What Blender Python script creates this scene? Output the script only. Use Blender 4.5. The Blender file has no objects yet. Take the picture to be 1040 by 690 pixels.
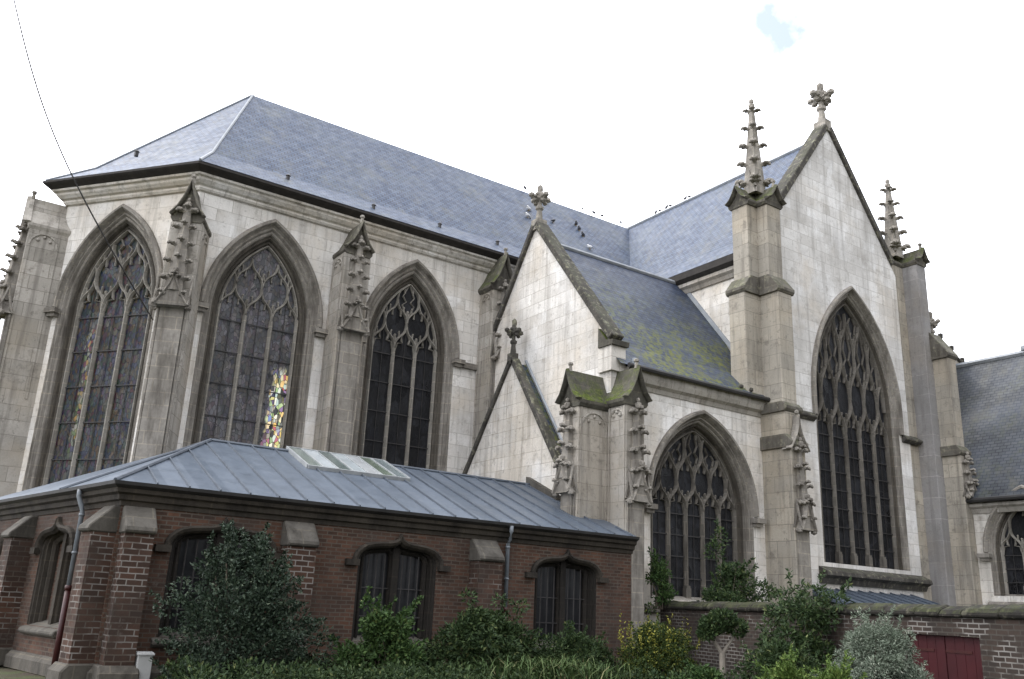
import bpy, bmesh, math, random
import numpy as np
from mathutils import Vector, Matrix
R = math.radians
random.seed(7); NR = np.random.default_rng(7)
C = bpy.context.scene.collection
scene = bpy.context.scene

# ------------------------------------------------------------------ camera, sky, sun, exposure
F_PX, PITCH, ROLL, AZ = 900.757, R(16.968), R(2.6135), R(56.085)
EYE = 1.75
def make_camera():
    head = Vector((math.cos(AZ), math.sin(AZ), 0)); right = Vector((math.sin(AZ), -math.cos(AZ), 0))
    fw = head * math.cos(PITCH) + Vector((0, 0, 1)) * math.sin(PITCH)
    u0 = right.cross(fw)
    r = right * math.cos(ROLL) + u0 * math.sin(ROLL)
    u = -right * math.sin(ROLL) + u0 * math.cos(ROLL)
    cd = bpy.data.cameras.new('camera'); cam = bpy.data.objects.new('camera', cd); C.objects.link(cam)
    m = Matrix((r, u, -fw)).transposed().to_4x4(); m.translation = (0, 0, EYE)
    cam.matrix_world = m
    cd.sensor_width = 36; cd.lens = F_PX / 1040 * 36; cd.clip_start = .05; cd.clip_end = 3000
    scene.camera = cam
make_camera()
SUN_DIR = Vector((-.55, .60, .95)).normalized()         # towards the sun, high behind the apse
SUN_EL = math.asin(SUN_DIR.z); SUN_AZ = math.atan2(SUN_DIR.x, SUN_DIR.y)
HOLES = [(Vector((.6447, .4909, .5860)), .9984)]     # a small gap in the cloud
def make_world():
    w = bpy.data.worlds.new('World'); scene.world = w; w.use_nodes = True
    nt = w.node_tree; nt.nodes.clear(); N = nt.nodes.new; L = nt.links.new
    out = N('ShaderNodeOutputWorld'); bg = N('ShaderNodeBackground'); bg.inputs[1].default_value = .1
    sky = N('ShaderNodeTexSky'); sky.sky_type = 'NISHITA'; sky.sun_disc = False
    sky.sun_elevation = SUN_EL; sky.sun_rotation = SUN_AZ
    tc = N('ShaderNodeTexCoord')
    mp = N('ShaderNodeMapping'); mp.inputs['Scale'].default_value = (1, 1, 2.2); mp.inputs['Location'].default_value = (.35, .3, .4)
    no = N('ShaderNodeTexNoise'); no.inputs['Scale'].default_value = 2.3; no.inputs['Detail'].default_value = 6; no.inputs['Roughness'].default_value = .6
    L(tc.outputs['Generated'], mp.inputs[0]); L(mp.outputs[0], no.inputs['Vector'])
    cr = N('ShaderNodeValToRGB'); cr.color_ramp.elements[0].position = .26; cr.color_ramp.elements[1].position = .40
    L(no.outputs[0], cr.inputs[0])
    dot = N('ShaderNodeVectorMath'); dot.operation = 'DOT_PRODUCT'
    dot.inputs[1].default_value = Vector((-.45, .75, .62)).normalized()
    L(tc.outputs['Generated'], dot.inputs[0])
    mr = N('ShaderNodeMapRange'); mr.inputs['From Min'].default_value = -.7; mr.inputs['From Max'].default_value = .75
    mr.inputs['To Min'].default_value = 5.0; mr.inputs['To Max'].default_value = 19.0
    L(dot.outputs['Value'], mr.inputs[0])
    cl = N('ShaderNodeVectorMath'); cl.operation = 'SCALE'; cl.inputs[0].default_value = (.97, .99, 1.06)
    L(mr.outputs[0], cl.inputs['Scale'])
    hole = None
    for d, k in HOLES:
        dt = N('ShaderNodeVectorMath'); dt.operation = 'DOT_PRODUCT'; dt.inputs[1].default_value = d; L(tc.outputs['Generated'], dt.inputs[0])
        nz = N('ShaderNodeTexNoise'); nz.inputs['Scale'].default_value = 30; nz.inputs['Detail'].default_value = 5; L(tc.outputs['Generated'], nz.inputs['Vector'])
        ad = N('ShaderNodeMath'); ad.operation = 'MULTIPLY_ADD'; L(nz.outputs[0], ad.inputs[0]); ad.inputs[1].default_value = (1 - k) * 2.0; L(dt.outputs['Value'], ad.inputs[2])
        hm = N('ShaderNodeMapRange'); hm.inputs['From Min'].default_value = 1 - (1 - k) * .35; hm.inputs['From Max'].default_value = 1 + (1 - k) * 1.0; hm.inputs['To Max'].default_value = .81; L(dt.outputs['Value'], hm.inputs[0]); L(ad.outputs[0], hm.inputs[0])
        if hole is None: hole = hm.outputs[0]
        else:
            a2 = N('ShaderNodeMath'); a2.operation = 'MAXIMUM'; L(hole, a2.inputs[0]); L(hm.outputs[0], a2.inputs[1]); hole = a2.outputs[0]
    sb = N('ShaderNodeMath'); sb.operation = 'SUBTRACT'; sb.use_clamp = True; L(cr.outputs[0], sb.inputs[0]); L(hole, sb.inputs[1])
    mx = N('ShaderNodeMix'); mx.data_type = 'RGBA'
    L(sb.outputs[0], mx.inputs[0]); L(sky.outputs[0], mx.inputs[6]); L(cl.outputs[0], mx.inputs[7])
    L(mx.outputs[2], bg.inputs[0]); L(bg.outputs[0], out.inputs[0])
make_world()
sd = bpy.data.lights.new('sun', 'SUN'); sd.energy = .8; sd.angle = R(14); sd.color = (1, .95, .88)
so = bpy.data.objects.new('sun', sd); C.objects.link(so)
so.rotation_euler = (-SUN_DIR).to_track_quat('-Z', 'Y').to_euler(); so.location = (0, 0, 60)
scene.view_settings.view_transform = 'Standard'; scene.view_settings.look = 'None'
scene.view_settings.gamma = 1; scene.view_settings.use_curve_mapping = False
scene.view_settings.exposure = 1.08

# ------------------------------------------------------------------ materials
class NT:
    def __init__(s, name):
        s.m = bpy.data.materials.new(name); s.m.use_nodes = True; s.nt = s.m.node_tree
        s.b = s.nt.nodes['Principled BSDF']; s.tc = s.n('ShaderNodeTexCoord')
    def n(s, t, **kw):
        x = s.nt.nodes.new(t)
        for k, v in kw.items():
            if k.startswith('i_'): x.inputs[k[2:].replace('_', ' ')].default_value = v
            else: setattr(x, k, v)
        return x
    def l(s, a, b): s.nt.links.new(a, b)
    def noise(s, scale, detail=5, rough=.55, stretch=None, uv=False, off=0):
        x = s.n('ShaderNodeTexNoise', i_Scale=scale, i_Detail=detail, i_Roughness=rough)
        src = s.tc.outputs['UV' if uv else 'Object']
        if stretch or off:
            mp = s.n('ShaderNodeMapping'); mp.inputs['Scale'].default_value = stretch or (1, 1, 1)
            mp.inputs['Location'].default_value = (off, off * .7, off * .3)
            s.l(src, mp.inputs[0]); src = mp.outputs[0]
        s.l(src, x.inputs['Vector']); return x.outputs['Fac']
    def ramp(s, fac, stops):
        r = s.n('ShaderNodeValToRGB'); e = r.color_ramp.elements
        while len(e) < len(stops): e.new(.5)
        for i, (p, c) in enumerate(stops):
            e[i].position = p; e[i].color = c if len(c) == 4 else (*c, 1)
        s.l(fac, r.inputs[0]); return r.outputs[0]
    def g(s, fac, a, b): return s.ramp(fac, [(a, (0, 0, 0)), (b, (1, 1, 1))])
    def mix(s, fac, a, b, mode='MIX'):
        x = s.n('ShaderNodeMix', data_type='RGBA', blend_type=mode)
        for v, i in ((fac, 0), (a, 6), (b, 7)):
            if hasattr(v, 'links'): s.l(v, x.inputs[i])
            elif i == 0: x.inputs[0].default_value = v
            else: x.inputs[i].default_value = (*v, 1) if len(v) == 3 else v
        return x.outputs[2]
    def mul(s, a, b):
        x = s.n('ShaderNodeMath', operation='MULTIPLY')
        for v, i in ((a, 0), (b, 1)):
            if hasattr(v, 'links'): s.l(v, x.inputs[i])
            else: x.inputs[i].default_value = v
        return x.outputs[0]
    def brick(s, w, h, mortar, c1, c2, cm, bias=0, off=.5, smooth=.2, warp=0):
        x = s.n('ShaderNodeTexBrick', i_Scale=1.0, i_Mortar_Size=mortar, i_Brick_Width=w, i_Row_Height=h, i_Bias=bias, i_Mortar_Smooth=smooth)
        x.offset = off; x.squash = 1
        for k, c in (('Color1', c1), ('Color2', c2), ('Mortar', cm)): x.inputs[k].default_value = (*c, 1)
        src = s.tc.outputs['UV']
        if warp:
            nz = s.n('ShaderNodeTexNoise', i_Scale=3.0, i_Detail=3.0); s.l(s.tc.outputs['Object'], nz.inputs['Vector'])
            sb = s.n('ShaderNodeVectorMath', operation='SUBTRACT'); sb.inputs[1].default_value = (.5, .5, .5)
            s.l(nz.outputs['Color'], sb.inputs[0])
            sc = s.n('ShaderNodeVectorMath', operation='SCALE'); sc.inputs['Scale'].default_value = warp; s.l(sb.outputs[0], sc.inputs[0])
            ad = s.n('ShaderNodeVectorMath', operation='ADD'); s.l(src, ad.inputs[0]); s.l(sc.outputs[0], ad.inputs[1]); src = ad.outputs[0]
        s.l(src, x.inputs['Vector']); return x
    def bump(s, h, strength, dist=.02, prev=None):
        x = s.n('ShaderNodeBump', i_Strength=strength, i_Distance=dist)
        s.l(h, x.inputs['Height'])
        if prev is not None: s.l(prev, x.inputs['Normal'])
        return x.outputs[0]
    def done(s, col=None, rough=.85, nrm=None, spec=.3, metal=0):
        if col is not None:
            if hasattr(col, 'links'): s.l(col, s.b.inputs['Base Color'])
            else: s.b.inputs['Base Color'].default_value = (*col, 1)
        if hasattr(rough, 'links'): s.l(rough, s.b.inputs['Roughness'])
        else: s.b.inputs['Roughness'].default_value = rough
        s.b.inputs['Specular IOR Level'].default_value = spec; s.b.inputs['Metallic'].default_value = metal
        if nrm is not None: s.l(nrm, s.b.inputs['Normal'])
        return s.m
    def up(s, a, b):
        ge = s.n('ShaderNodeNewGeometry'); sx = s.n('ShaderNodeSeparateXYZ'); s.l(ge.outputs['Normal'], sx.inputs[0])
        return s.g(sx.outputs[2], a, b)

def ashlar(name, c1, c2, cm, stain, w=1.0, h=.45, stain_lo=.46, stain_hi=.68, patch=None, streak=.5, mort=.011):
    t = NT(name)
    br = t.brick(w, h, mort, c1, c2, cm, warp=.035, smooth=.25)
    col = br.outputs['Color']
    if patch:
        b2 = t.brick(w, h, 0, (0, 0, 0), (1, 1, 1), (0, 0, 0), bias=-.25, warp=.035)
        col = t.mix(t.mul(t.mul(t.g(b2.outputs['Color'], .55, .75), t.g(t.noise(.8, 5, .6, off=7.3), .42, .55)), .85), col, patch)
        col = t.mix(t.mul(t.g(t.noise(.5, 7, .68, off=2.3), .53, .62), .5), col, patch)
    col = t.mix(t.mul(t.g(t.noise(.4, 5, .6), .42, .62), .5), col, tuple(x * .74 for x in c2))
    col = t.mix(t.mul(t.g(t.noise(.33, 6, .65, off=12), .47, .60), .45), col, (c2[0] * 1.02, c2[1] * .93, c2[2] * .80))
    col = t.mix(t.mul(t.g(t.noise(1.7, 9, .72), stain_lo + .03, stain_hi - .06), .6), col, stain)
    col = t.mix(t.mul(t.g(t.noise(5.5, 8, .75, off=4), .56, .64), .45), col, tuple(x * .75 for x in stain))
    col = t.mix(t.mul(t.g(t.noise(1.5, 6, .65, stretch=(2.4, 2.4, .14), off=3.1), .50, .66), streak), col, tuple(x * .72 for x in stain))
    col = t.mix(t.mul(t.g(t.noise(16, 5, .7), .4, .7), .25), col, tuple(x * .62 for x in c2))
    nr = t.bump(br.outputs['Fac'], -.6, .018); nr = t.bump(t.noise(18, 8, .7), .5, .02, nr); nr = t.bump(t.noise(3.5, 5), .3, .06, nr)
    return t.done(col, .92, nr, .15)
def carved(name, c1, c2, dark, moss=0, lichen=0):
    t = NT(name)
    col = t.mix(t.noise(2.2, 6, .6), c1, c2)
    br = t.brick(.8, .40, .016, (1, 1, 1), (.72, .71, .69), (1.25, 1.2, 1.1), warp=.02)
    col = t.mix(.8, col, br.outputs['Color'], 'MULTIPLY')
    col = t.mix(t.mul(t.g(t.noise(1.4, 6, .65, stretch=(1.6, 1.6, .3)), .46, .66), .85), col, dark)
    col = t.mix(t.mul(t.g(t.noise(8, 4, .6, off=2), .4, .75), .35), col, dark)
    if lichen: col = t.mix(t.mul(t.g(t.noise(5, 7, .7, off=9), .55, .62), lichen), col, (.30, .29, .20))
    if moss:
        mk = t.mul(t.mul(t.up(.15, .6), t.g(t.noise(2.2, 8, .75, off=5), .42, .55)), moss)
        col = t.mix(mk, col, t.ramp(t.noise(13, 7, .75), [(.3, (.016, .022, .006)), (.5, (.055, .072, .014)), (.68, (.13, .15, .03))]))
    nr = t.bump(t.noise(16, 6, .7), .45, .02); nr = t.bump(t.noise(4, 4), .25, .05, nr)
    return t.done(col, .92, nr, .2)
def slate(name, moss=0.0, c1=(.040, .050, .072), c2=(.072, .085, .110), w=.28, h=.165):
    t = NT(name)
    br = t.brick(w, h, .022, c1, c2, (.012, .014, .022), smooth=.6, warp=.02)
    col = t.mix(t.mul(t.g(t.noise(.45, 5, .6), .42, .65), .3), br.outputs['Color'], (.085, .10, .135))
    col = t.mix(t.mul(t.g(t.noise(.9, 7, .7, stretch=(1, 1, .4), off=4), .53, .68), .35), col, (.115, .108, .075))
    if moss:
        zz = t.n('ShaderNodeSeparateXYZ'); t.l(t.tc.outputs['Object'], zz.inputs[0])
        mk = t.g(t.noise(.45, 7, .68, off=moss * 1.7), (.36 if moss > .5 else .48), (.52 if moss > .5 else .62))
        sp = t.g(t.noise(5, 6, .75, off=1.5), .46, .56)
        mk = t.mul(t.mul(mk, sp), moss)
        if moss > .5: mk = t.mul(mk, t.inv(t.g01(zz.outputs[2], 10.8, 14.6)))
        col = t.mix(mk, col, t.mix(t.noise(9, 4), (.05, .058, .013), (.145, .155, .035)))
    sx = t.n('ShaderNodeSeparateXYZ'); t.l(t.tc.outputs['UV'], sx.inputs[0])
    fr = t.n('ShaderNodeMath', operation='FRACT'); t.l(t.mul(sx.outputs[1], 1 / h), fr.inputs[0])
    nr = t.bump(fr.outputs[0], -.9, .04); nr = t.bump(br.outputs['Fac'], -.9, .03, nr); nr = t.bump(t.noise(6, 5), .25, .03, nr)
    return t.done(col, t.ramp(t.noise(3, 4), [(.3, (.46,) * 3), (.7, (.64,) * 3)]), nr, .30)
def bricks(name, c1, c2, cm, grime=.6, white=.0, bw=.25, bh=.09):
    t = NT(name)
    br = t.brick(bw, bh, .013, c1, c2, cm, bias=-.05, warp=.025)
    br.inputs['Color1'].default_value = (*c1, 1)
    t2 = t.brick(bw, bh, .013, tuple(x * 1.35 for x in c1), tuple(x * .8 for x in c1), cm, bias=.1, warp=.025); t2.offset = .5
    t.l(t.mix(t.g(t.noise(.9, 6, .7, off=11), .5, .62), br.outputs['Color'], t2.outputs['Color']), (hold := t.n('ShaderNodeMix', data_type='RGBA', i_Factor=0.0)).inputs[6])
    col = t.mix(t.mul(t.g(t.noise(2.2, 6, .65), .4, .7), .5), hold.outputs[2], tuple(x * .42 for x in c1))
    if white: col = t.mix(t.mul(t.mul(br.outputs['Fac'], t.g(t.noise(1.3, 4, off=6), .48, .56)), white), col, (.30, .285, .265))
    col = t.mix(t.mul(t.g(t.noise(.7, 6, .6, off=2), .42, .7), grime), col, (.038, .032, .028))
    col = t.mix(t.mul(t.g(t.noise(3.5, 6, .7, off=8), .6, .72), .4), col, (.12, .105, .092))
    nr = t.bump(br.outputs['Fac'], -.6, .012); nr = t.bump(t.noise(22, 5), .3, .012, nr)
    return t.done(col, .9, nr, .2)
def simple(name, c1, c2, rough=.6, scale=3, spec=.4, metal=0, bs=.15):
    t = NT(name)
    return t.done(t.mix(t.g(t.noise(scale, 6, .6), .3, .7), c1, c2), rough, t.bump(t.noise(scale * 4, 5), bs, .02), spec, metal)
def leaded(name, base1, base2, colour=0, glow=None, rough=.3, net=9, spec=.5):
    t = NT(name)
    mp = t.n('ShaderNodeMapping'); mp.inputs['Scale'].default_value = (1.0, .55, 1); mp.inputs['Rotation'].default_value = (0, 0, .6); t.l(t.tc.outputs['UV'], mp.inputs[0])
    vo = t.n('ShaderNodeTexVoronoi', feature='F1', i_Scale=float(net)); t.l(mp.outputs[0], vo.inputs['Vector'])
    ve = t.n('ShaderNodeTexVoronoi', feature='DISTANCE_TO_EDGE', i_Scale=float(net)); t.l(mp.outputs[0], ve.inputs['Vector'])
    sp = t.n('ShaderNodeSeparateColor'); t.l(vo.outputs['Color'], sp.inputs[0])
    big = t.n('ShaderNodeTexVoronoi', feature='F1', i_Scale=3.4); t.l(mp.outputs[0], big.inputs['Vector'])
    sb = t.n('ShaderNodeSeparateColor'); t.l(big.outputs['Color'], sb.inputs[0])
    col = t.mix(t.mul(sp.outputs[0], .9), base1, base2)
    col = t.mix(t.mul(t.g(sb.outputs[1], .35, .6), .8), col, tuple(x * .45 for x in base1))
    jewel = t.ramp(sp.outputs[1], [(0, (.30, .02, .015)), (.2, (.02, .05, .28)), (.42, (.03, .16, .05)), (.6, (.40, .20, .02)), (.8, (.05, .16, .25)), (1, (.42, .34, .12))])
    if colour: col = t.mix(colour, col, jewel)
    edge = t.g(ve.outputs['Distance'], .02, .05)
    col = t.mix(edge, (.012, .012, .013), col)
    rg = t.mix(edge, (.7,) * 3, t.mix(sb.outputs[2], (rough * .5,) * 3, (rough * 1.7,) * 3))
    nr = t.bump(sp.outputs[2], .35, .02); nr = t.bump(edge, .4, .01, nr); nr = t.bump(sb.outputs[0], .5, .04, nr)
    m = t.done(col, rg, nr, spec)
    if glow:  # emission stands in for daylight coming through the panes from behind
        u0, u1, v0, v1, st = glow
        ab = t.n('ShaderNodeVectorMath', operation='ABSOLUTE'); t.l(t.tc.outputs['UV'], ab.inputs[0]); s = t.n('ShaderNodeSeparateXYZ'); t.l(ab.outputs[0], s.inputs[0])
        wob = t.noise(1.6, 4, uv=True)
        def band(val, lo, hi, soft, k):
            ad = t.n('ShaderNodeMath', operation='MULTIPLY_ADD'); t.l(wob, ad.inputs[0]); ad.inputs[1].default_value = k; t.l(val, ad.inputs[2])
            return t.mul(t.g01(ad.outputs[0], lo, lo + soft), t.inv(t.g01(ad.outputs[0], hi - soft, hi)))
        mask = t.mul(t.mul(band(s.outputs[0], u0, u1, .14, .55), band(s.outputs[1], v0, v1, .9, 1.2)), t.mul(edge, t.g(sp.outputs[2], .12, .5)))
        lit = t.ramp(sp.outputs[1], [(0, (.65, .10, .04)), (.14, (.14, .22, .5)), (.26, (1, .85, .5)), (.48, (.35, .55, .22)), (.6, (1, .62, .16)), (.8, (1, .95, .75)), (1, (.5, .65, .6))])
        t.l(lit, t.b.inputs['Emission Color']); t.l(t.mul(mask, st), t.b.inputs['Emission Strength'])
    return m
def _g01(s, v, a, b):
    x = s.n('ShaderNodeMapRange', clamp=True); x.inputs['From Min'].default_value = a; x.inputs['From Max'].default_value = b
    s.l(v, x.inputs[0]); return x.outputs[0]
def _inv(s, v):
    x = s.n('ShaderNodeMath', operation='SUBTRACT'); x.inputs[0].default_value = 1; s.l(v, x.inputs[1]); return x.outputs[0]
NT.g01 = _g01; NT.inv = _inv
def leafmat(name, stops, rough=.45):
    t = NT(name); at = t.n('ShaderNodeAttribute', attribute_name='rnd')
    col = t.ramp(at.outputs['Fac'], stops)
    m = t.done(col, rough + .2, None, .16)
    t.b.inputs['Transmission Weight'].default_value = 0
    return m

M = {}
M['wall'] = ashlar('limestone_white', (.74, .715, .675), (.53, .50, .455), (.36, .335, .295), (.26, .235, .20), patch=(.80, .79, .77), stain_lo=.54, stain_hi=.74, streak=.42)
M['gable'] = ashlar('limestone_gable', (.70, .685, .66), (.50, .48, .45), (.37, .35, .32), (.29, .27, .24), patch=(.80, .795, .785), stain_lo=.53, stain_hi=.74, streak=.45)
M['pale'] = ashlar('limestone_pale', (0.7208, 0.689, 0.636), (0.53, 0.4982, 0.4452), (0.2968, 0.2703, 0.2332), (0.212, 0.1855, 0.1537), w=1.1, h=.46, patch=(0.7632, 0.7526, 0.7314), stain_lo=.52, stain_hi=.75)
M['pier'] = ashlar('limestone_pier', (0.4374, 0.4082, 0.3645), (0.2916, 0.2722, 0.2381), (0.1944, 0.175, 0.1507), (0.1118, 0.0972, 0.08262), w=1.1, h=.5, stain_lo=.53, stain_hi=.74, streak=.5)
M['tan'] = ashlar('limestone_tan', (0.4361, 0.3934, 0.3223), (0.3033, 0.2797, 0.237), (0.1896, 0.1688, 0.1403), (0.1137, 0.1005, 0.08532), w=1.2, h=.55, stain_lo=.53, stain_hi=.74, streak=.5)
M['render'] = ashlar('grey_render_blocks', (0.2822, 0.2722, 0.2641), (0.2268, 0.2187, 0.2117), (0.383, 0.3629, 0.3427), (0.1562, 0.1481, 0.1391), w=2.2, h=.86, stain_lo=.5, stain_hi=.75, streak=.45, mort=.012)
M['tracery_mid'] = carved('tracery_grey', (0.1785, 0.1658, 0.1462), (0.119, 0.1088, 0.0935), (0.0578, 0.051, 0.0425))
M['carved'] = carved('carved_limestone', (0.3069, 0.2854, 0.2533), (0.2034, 0.1869, 0.1628), (0.08207, 0.07279, 0.06138))
M['tracery'] = carved('tracery_limestone', (0.3076, 0.2909, 0.2608), (0.2274, 0.2127, 0.1839), (0.1137, 0.1036, 0.08695))
M['tracery_dark'] = carved('tracery_sooty_shaded', (0.117, 0.1053, 0.08775), (0.07605, 0.06728, 0.05557), (0.0351, 0.03042, 0.02516))
M['coping'] = carved('coping_stone', (0.0984, 0.09184, 0.082), (0.06232, 0.05773, 0.05117), (0.02952, 0.02755, 0.02427), moss=.15, lichen=.45)
M['wallcope'] = carved('wall_coping_stone', (0.03162, 0.02856, 0.02448), (0.01836, 0.01683, 0.01479), (0.00918, 0.00816, 0.00714), moss=.25, lichen=.15)
M['moss'] = carved('moss_covered_stone', (0.1088, 0.102, 0.0816), (0.068, 0.0646, 0.0544), (0.034, 0.03128, 0.02584), moss=1.0, lichen=.1)
M['mossy'] = carved('mossy_capstone', (0.1378, 0.1279, 0.1082), (0.09184, 0.08528, 0.07216), (0.04264, 0.03805, 0.03149), moss=.85, lichen=.35)
M['capdark'] = carved('weathered_capstone', (0.159, 0.1481, 0.1264), (0.1084, 0.09971, 0.08309), (0.05419, 0.04768, 0.03902), moss=.25, lichen=.4)
M['spire'] = carved('spire_limestone', (0.3856, 0.358, 0.3213), (0.257, 0.2387, 0.2066), (0.1193, 0.1084, 0.0918), lichen=.2)
M['slate'] = slate('blue_slate', .16, (0.0326, 0.04963, 0.09022), (0.06585, 0.09218, 0.1435))
M['slate_moss'] = slate('mossy_slate', 1.0, (0.02064, 0.03096, 0.05676), (0.04472, 0.0602, 0.09632))
M['slate_grey'] = slate('grey_slate', .25, (0.03613, 0.04046, 0.04479), (0.06141, 0.06647, 0.0708))
M['lead'] = simple('lead_sheet', (.17, .185, .20), (.27, .285, .30), .5, 2.5)
M['gutter'] = simple('dark_gutter', (0.0176, 0.0168, 0.0176), (0.036, 0.0336, 0.032), .55, 3)
M['timber'] = simple('dark_eaves_timber', (0.0144, 0.012, 0.0104), (0.032, 0.0272, 0.0224), .8, 4)
M['iron'] = simple('iron_bar', (.018, .017, .017), (.035, .032, .03), .6, 6)
M['zincpipe'] = simple('zinc_pipe', (.11, .125, .14), (.17, .185, .20), .5, 4)
M['redpipe'] = simple('red_painted_iron', (0.04462, 0.0084, 0.00735), (0.02887, 0.0063, 0.005775), .5, 5)
M['redwood'] = simple('red_painted_wood', (0.04326, 0.004784, 0.006992), (0.02995, 0.00368, 0.00552), .5, 2.2)
M['glass_mesh'] = leaded('wire_guarded_glass', (.007, .007, .008), (.02, .021, .025), 0, None, .5, 11, .22)
M['glass_grey'] = leaded('leaded_glass_sky_sheen', (0.03825, 0.0357, 0.03995), (0.119, 0.1105, 0.1173), .05, (9.98, 10.85, 5.0, 10.2, .5), .35, 10)  # greys put the sky's reflection into the pane colour
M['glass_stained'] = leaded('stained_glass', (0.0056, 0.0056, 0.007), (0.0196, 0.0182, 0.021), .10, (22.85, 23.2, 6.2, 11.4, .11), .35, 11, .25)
M['glass_plain'] = simple('dusty_window_glass', (0.007, 0.007, 0.0084), (0.0168, 0.0175, 0.0189), .3, 3, .3)
def zinc():
    t = NT('standing_seam_zinc')
    br = t.brick(.66, 9, 0, (.074, .094, .122), (.112, .135, .168), (.1, .1, .1), off=0)
    col = t.mix(t.mul(t.g(t.noise(1.2, 6, .6, stretch=(1, .4, 1)), .4, .7), .5), br.outputs['Color'], (.075, .092, .115))
    col = t.mix(t.mul(t.g(t.noise(5, 6, .7), .55, .7), .25), col, (.2, .215, .23))
    return t.done(col, t.ramp(t.noise(2, 4), [(.3, (.34,) * 3), (.7, (.52,) * 3)]), t.bump(t.noise(1.5, 3), .12, .06), .5, .35)
M['zinc'] = zinc()
M['seam'] = simple('zinc_seam', (.05, .06, .075), (.085, .10, .12), .5, 3)
M['brick'] = bricks('red_brick', (0.08486, 0.04365, 0.02804), (0.03394, 0.0226, 0.01714), (0.08486, 0.07015, 0.05609), .6)
M['brick_pier'] = bricks('red_brick_repointed', (0.06784, 0.03606, 0.02432), (0.02883, 0.01882, 0.01444), (0.0848, 0.06742, 0.0532), .7, .45, .30, .118)
M['brick_wall'] = bricks('old_boundary_brick', (0.04592, 0.0328, 0.02624), (0.02755, 0.0223, 0.01968), (0.05904, 0.05248, 0.04461), .65, .5)
M['plinth'] = carved('plinth_stone', (0.1084, 0.09877, 0.08288), (0.07013, 0.06375, 0.05419), (0.02869, 0.0255, 0.02167))
M['trim'] = carved('sacristy_trim_stone', (0.06048, 0.05184, 0.04147), (0.03802, 0.03226, 0.02592), (0.01728, 0.01498, 0.01267))
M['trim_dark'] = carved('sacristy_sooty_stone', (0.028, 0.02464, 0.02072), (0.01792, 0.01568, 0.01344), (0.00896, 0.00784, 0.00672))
M['capstone'] = carved('pier_capstone', (0.1181, 0.1092, 0.09446), (0.0738, 0.0679, 0.05786), (0.02952, 0.02657, 0.02244))

# ------------------------------------------------------------------ mesh helpers
def V(*a): return Vector(a)
def new(): return bmesh.new()
def frame(x, y, ang, z=0):
    """local (u, out, z): outward normal at compass angle ang (degrees from +X); u runs to the right when seen from outside"""
    n = Vector((math.cos(R(ang)), math.sin(R(ang)), 0)); t = Vector((-n.y, n.x, 0)); o = Vector((x, y, z))
    return lambda u, w, h: o + t * u + n * w + Vector((0, 0, h))
def faces(bm, vs, idx):
    v = [bm.verts.new(p) for p in vs]
    for f in idx:
        try: bm.faces.new([v[i] for i in f])
        except ValueError: pass
def lbox(bm, L, u0, u1, w0, w1, h0, h1):
    p = [L(u, w, h) for h in (h0, h1) for w in (w0, w1) for u in (u0, u1)]
    faces(bm, p, [(0, 1, 3, 2), (4, 6, 7, 5), (0, 4, 5, 1), (2, 3, 7, 6), (0, 2, 6, 4), (1, 5, 7, 3)])
def lpoly(bm, L, poly, w0, w1):
    n = len(poly); p = [L(u, w0, h) for u, h in poly] + [L(u, w1, h) for u, h in poly]
    faces(bm, p, [tuple(range(n)), tuple(range(2 * n - 1, n - 1, -1))] + [(i, (i + 1) % n, n + (i + 1) % n, n + i) for i in range(n)])
def lside(bm, L, poly, u0, u1):
    n = len(poly); p = [L(u0, w, h) for w, h in poly] + [L(u1, w, h) for w, h in poly]
    faces(bm, p, [tuple(range(n)), tuple(range(2 * n - 1, n - 1, -1))] + [(i, (i + 1) % n, n + (i + 1) % n, n + i) for i in range(n)])
def tube(bm, pts, r, n=8, r2=None, cap=True):
    pts = [Vector(p) for p in pts]; rings = []
    for i, p in enumerate(pts):
        d = (pts[min(i + 1, len(pts) - 1)] - pts[max(i - 1, 0)]).normalized()
        a = d.orthogonal().normalized() if abs(d.z) > .95 else d.cross(Vector((0, 0, 1))).normalized()
        b = d.cross(a); rr = r if r2 is None else r + (r2 - r) * i / max(1, len(pts) - 1)
        rings.append([bm.verts.new(p + (a * math.cos(k * 2 * math.pi / n) + b * math.sin(k * 2 * math.pi / n)) * rr) for k in range(n)])
    for a, b in zip(rings, rings[1:]):
        for k in range(n): bm.faces.new((a[k], a[(k + 1) % n], b[(k + 1) % n], b[k]))
    if cap: bm.faces.new(rings[0][::-1]); bm.faces.new(rings[-1])
def lathe(bm, c, prof, n=10):
    c = Vector(c); rings = []
    for r, z in prof: rings.append([bm.verts.new(c + Vector((r * math.cos(k * 2 * math.pi / n), r * math.sin(k * 2 * math.pi / n), z))) for k in range(n)])
    for a, b in zip(rings, rings[1:]):
        for k in range(n): bm.faces.new((a[k], a[(k + 1) % n], b[(k + 1) % n], b[k]))
    bm.faces.new(rings[0][::-1]); bm.faces.new(rings[-1])
def blob(bm, c, r, s=(1, 1, 1), sub=1, rot=None):
    m = Matrix.Translation(Vector(c)) @ (rot or Matrix.Identity(4)) @ Matrix.Diagonal((s[0] * r, s[1] * r, s[2] * r, 1))
    bmesh.ops.create_icosphere(bm, subdivisions=sub, radius=1, matrix=m)
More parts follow.
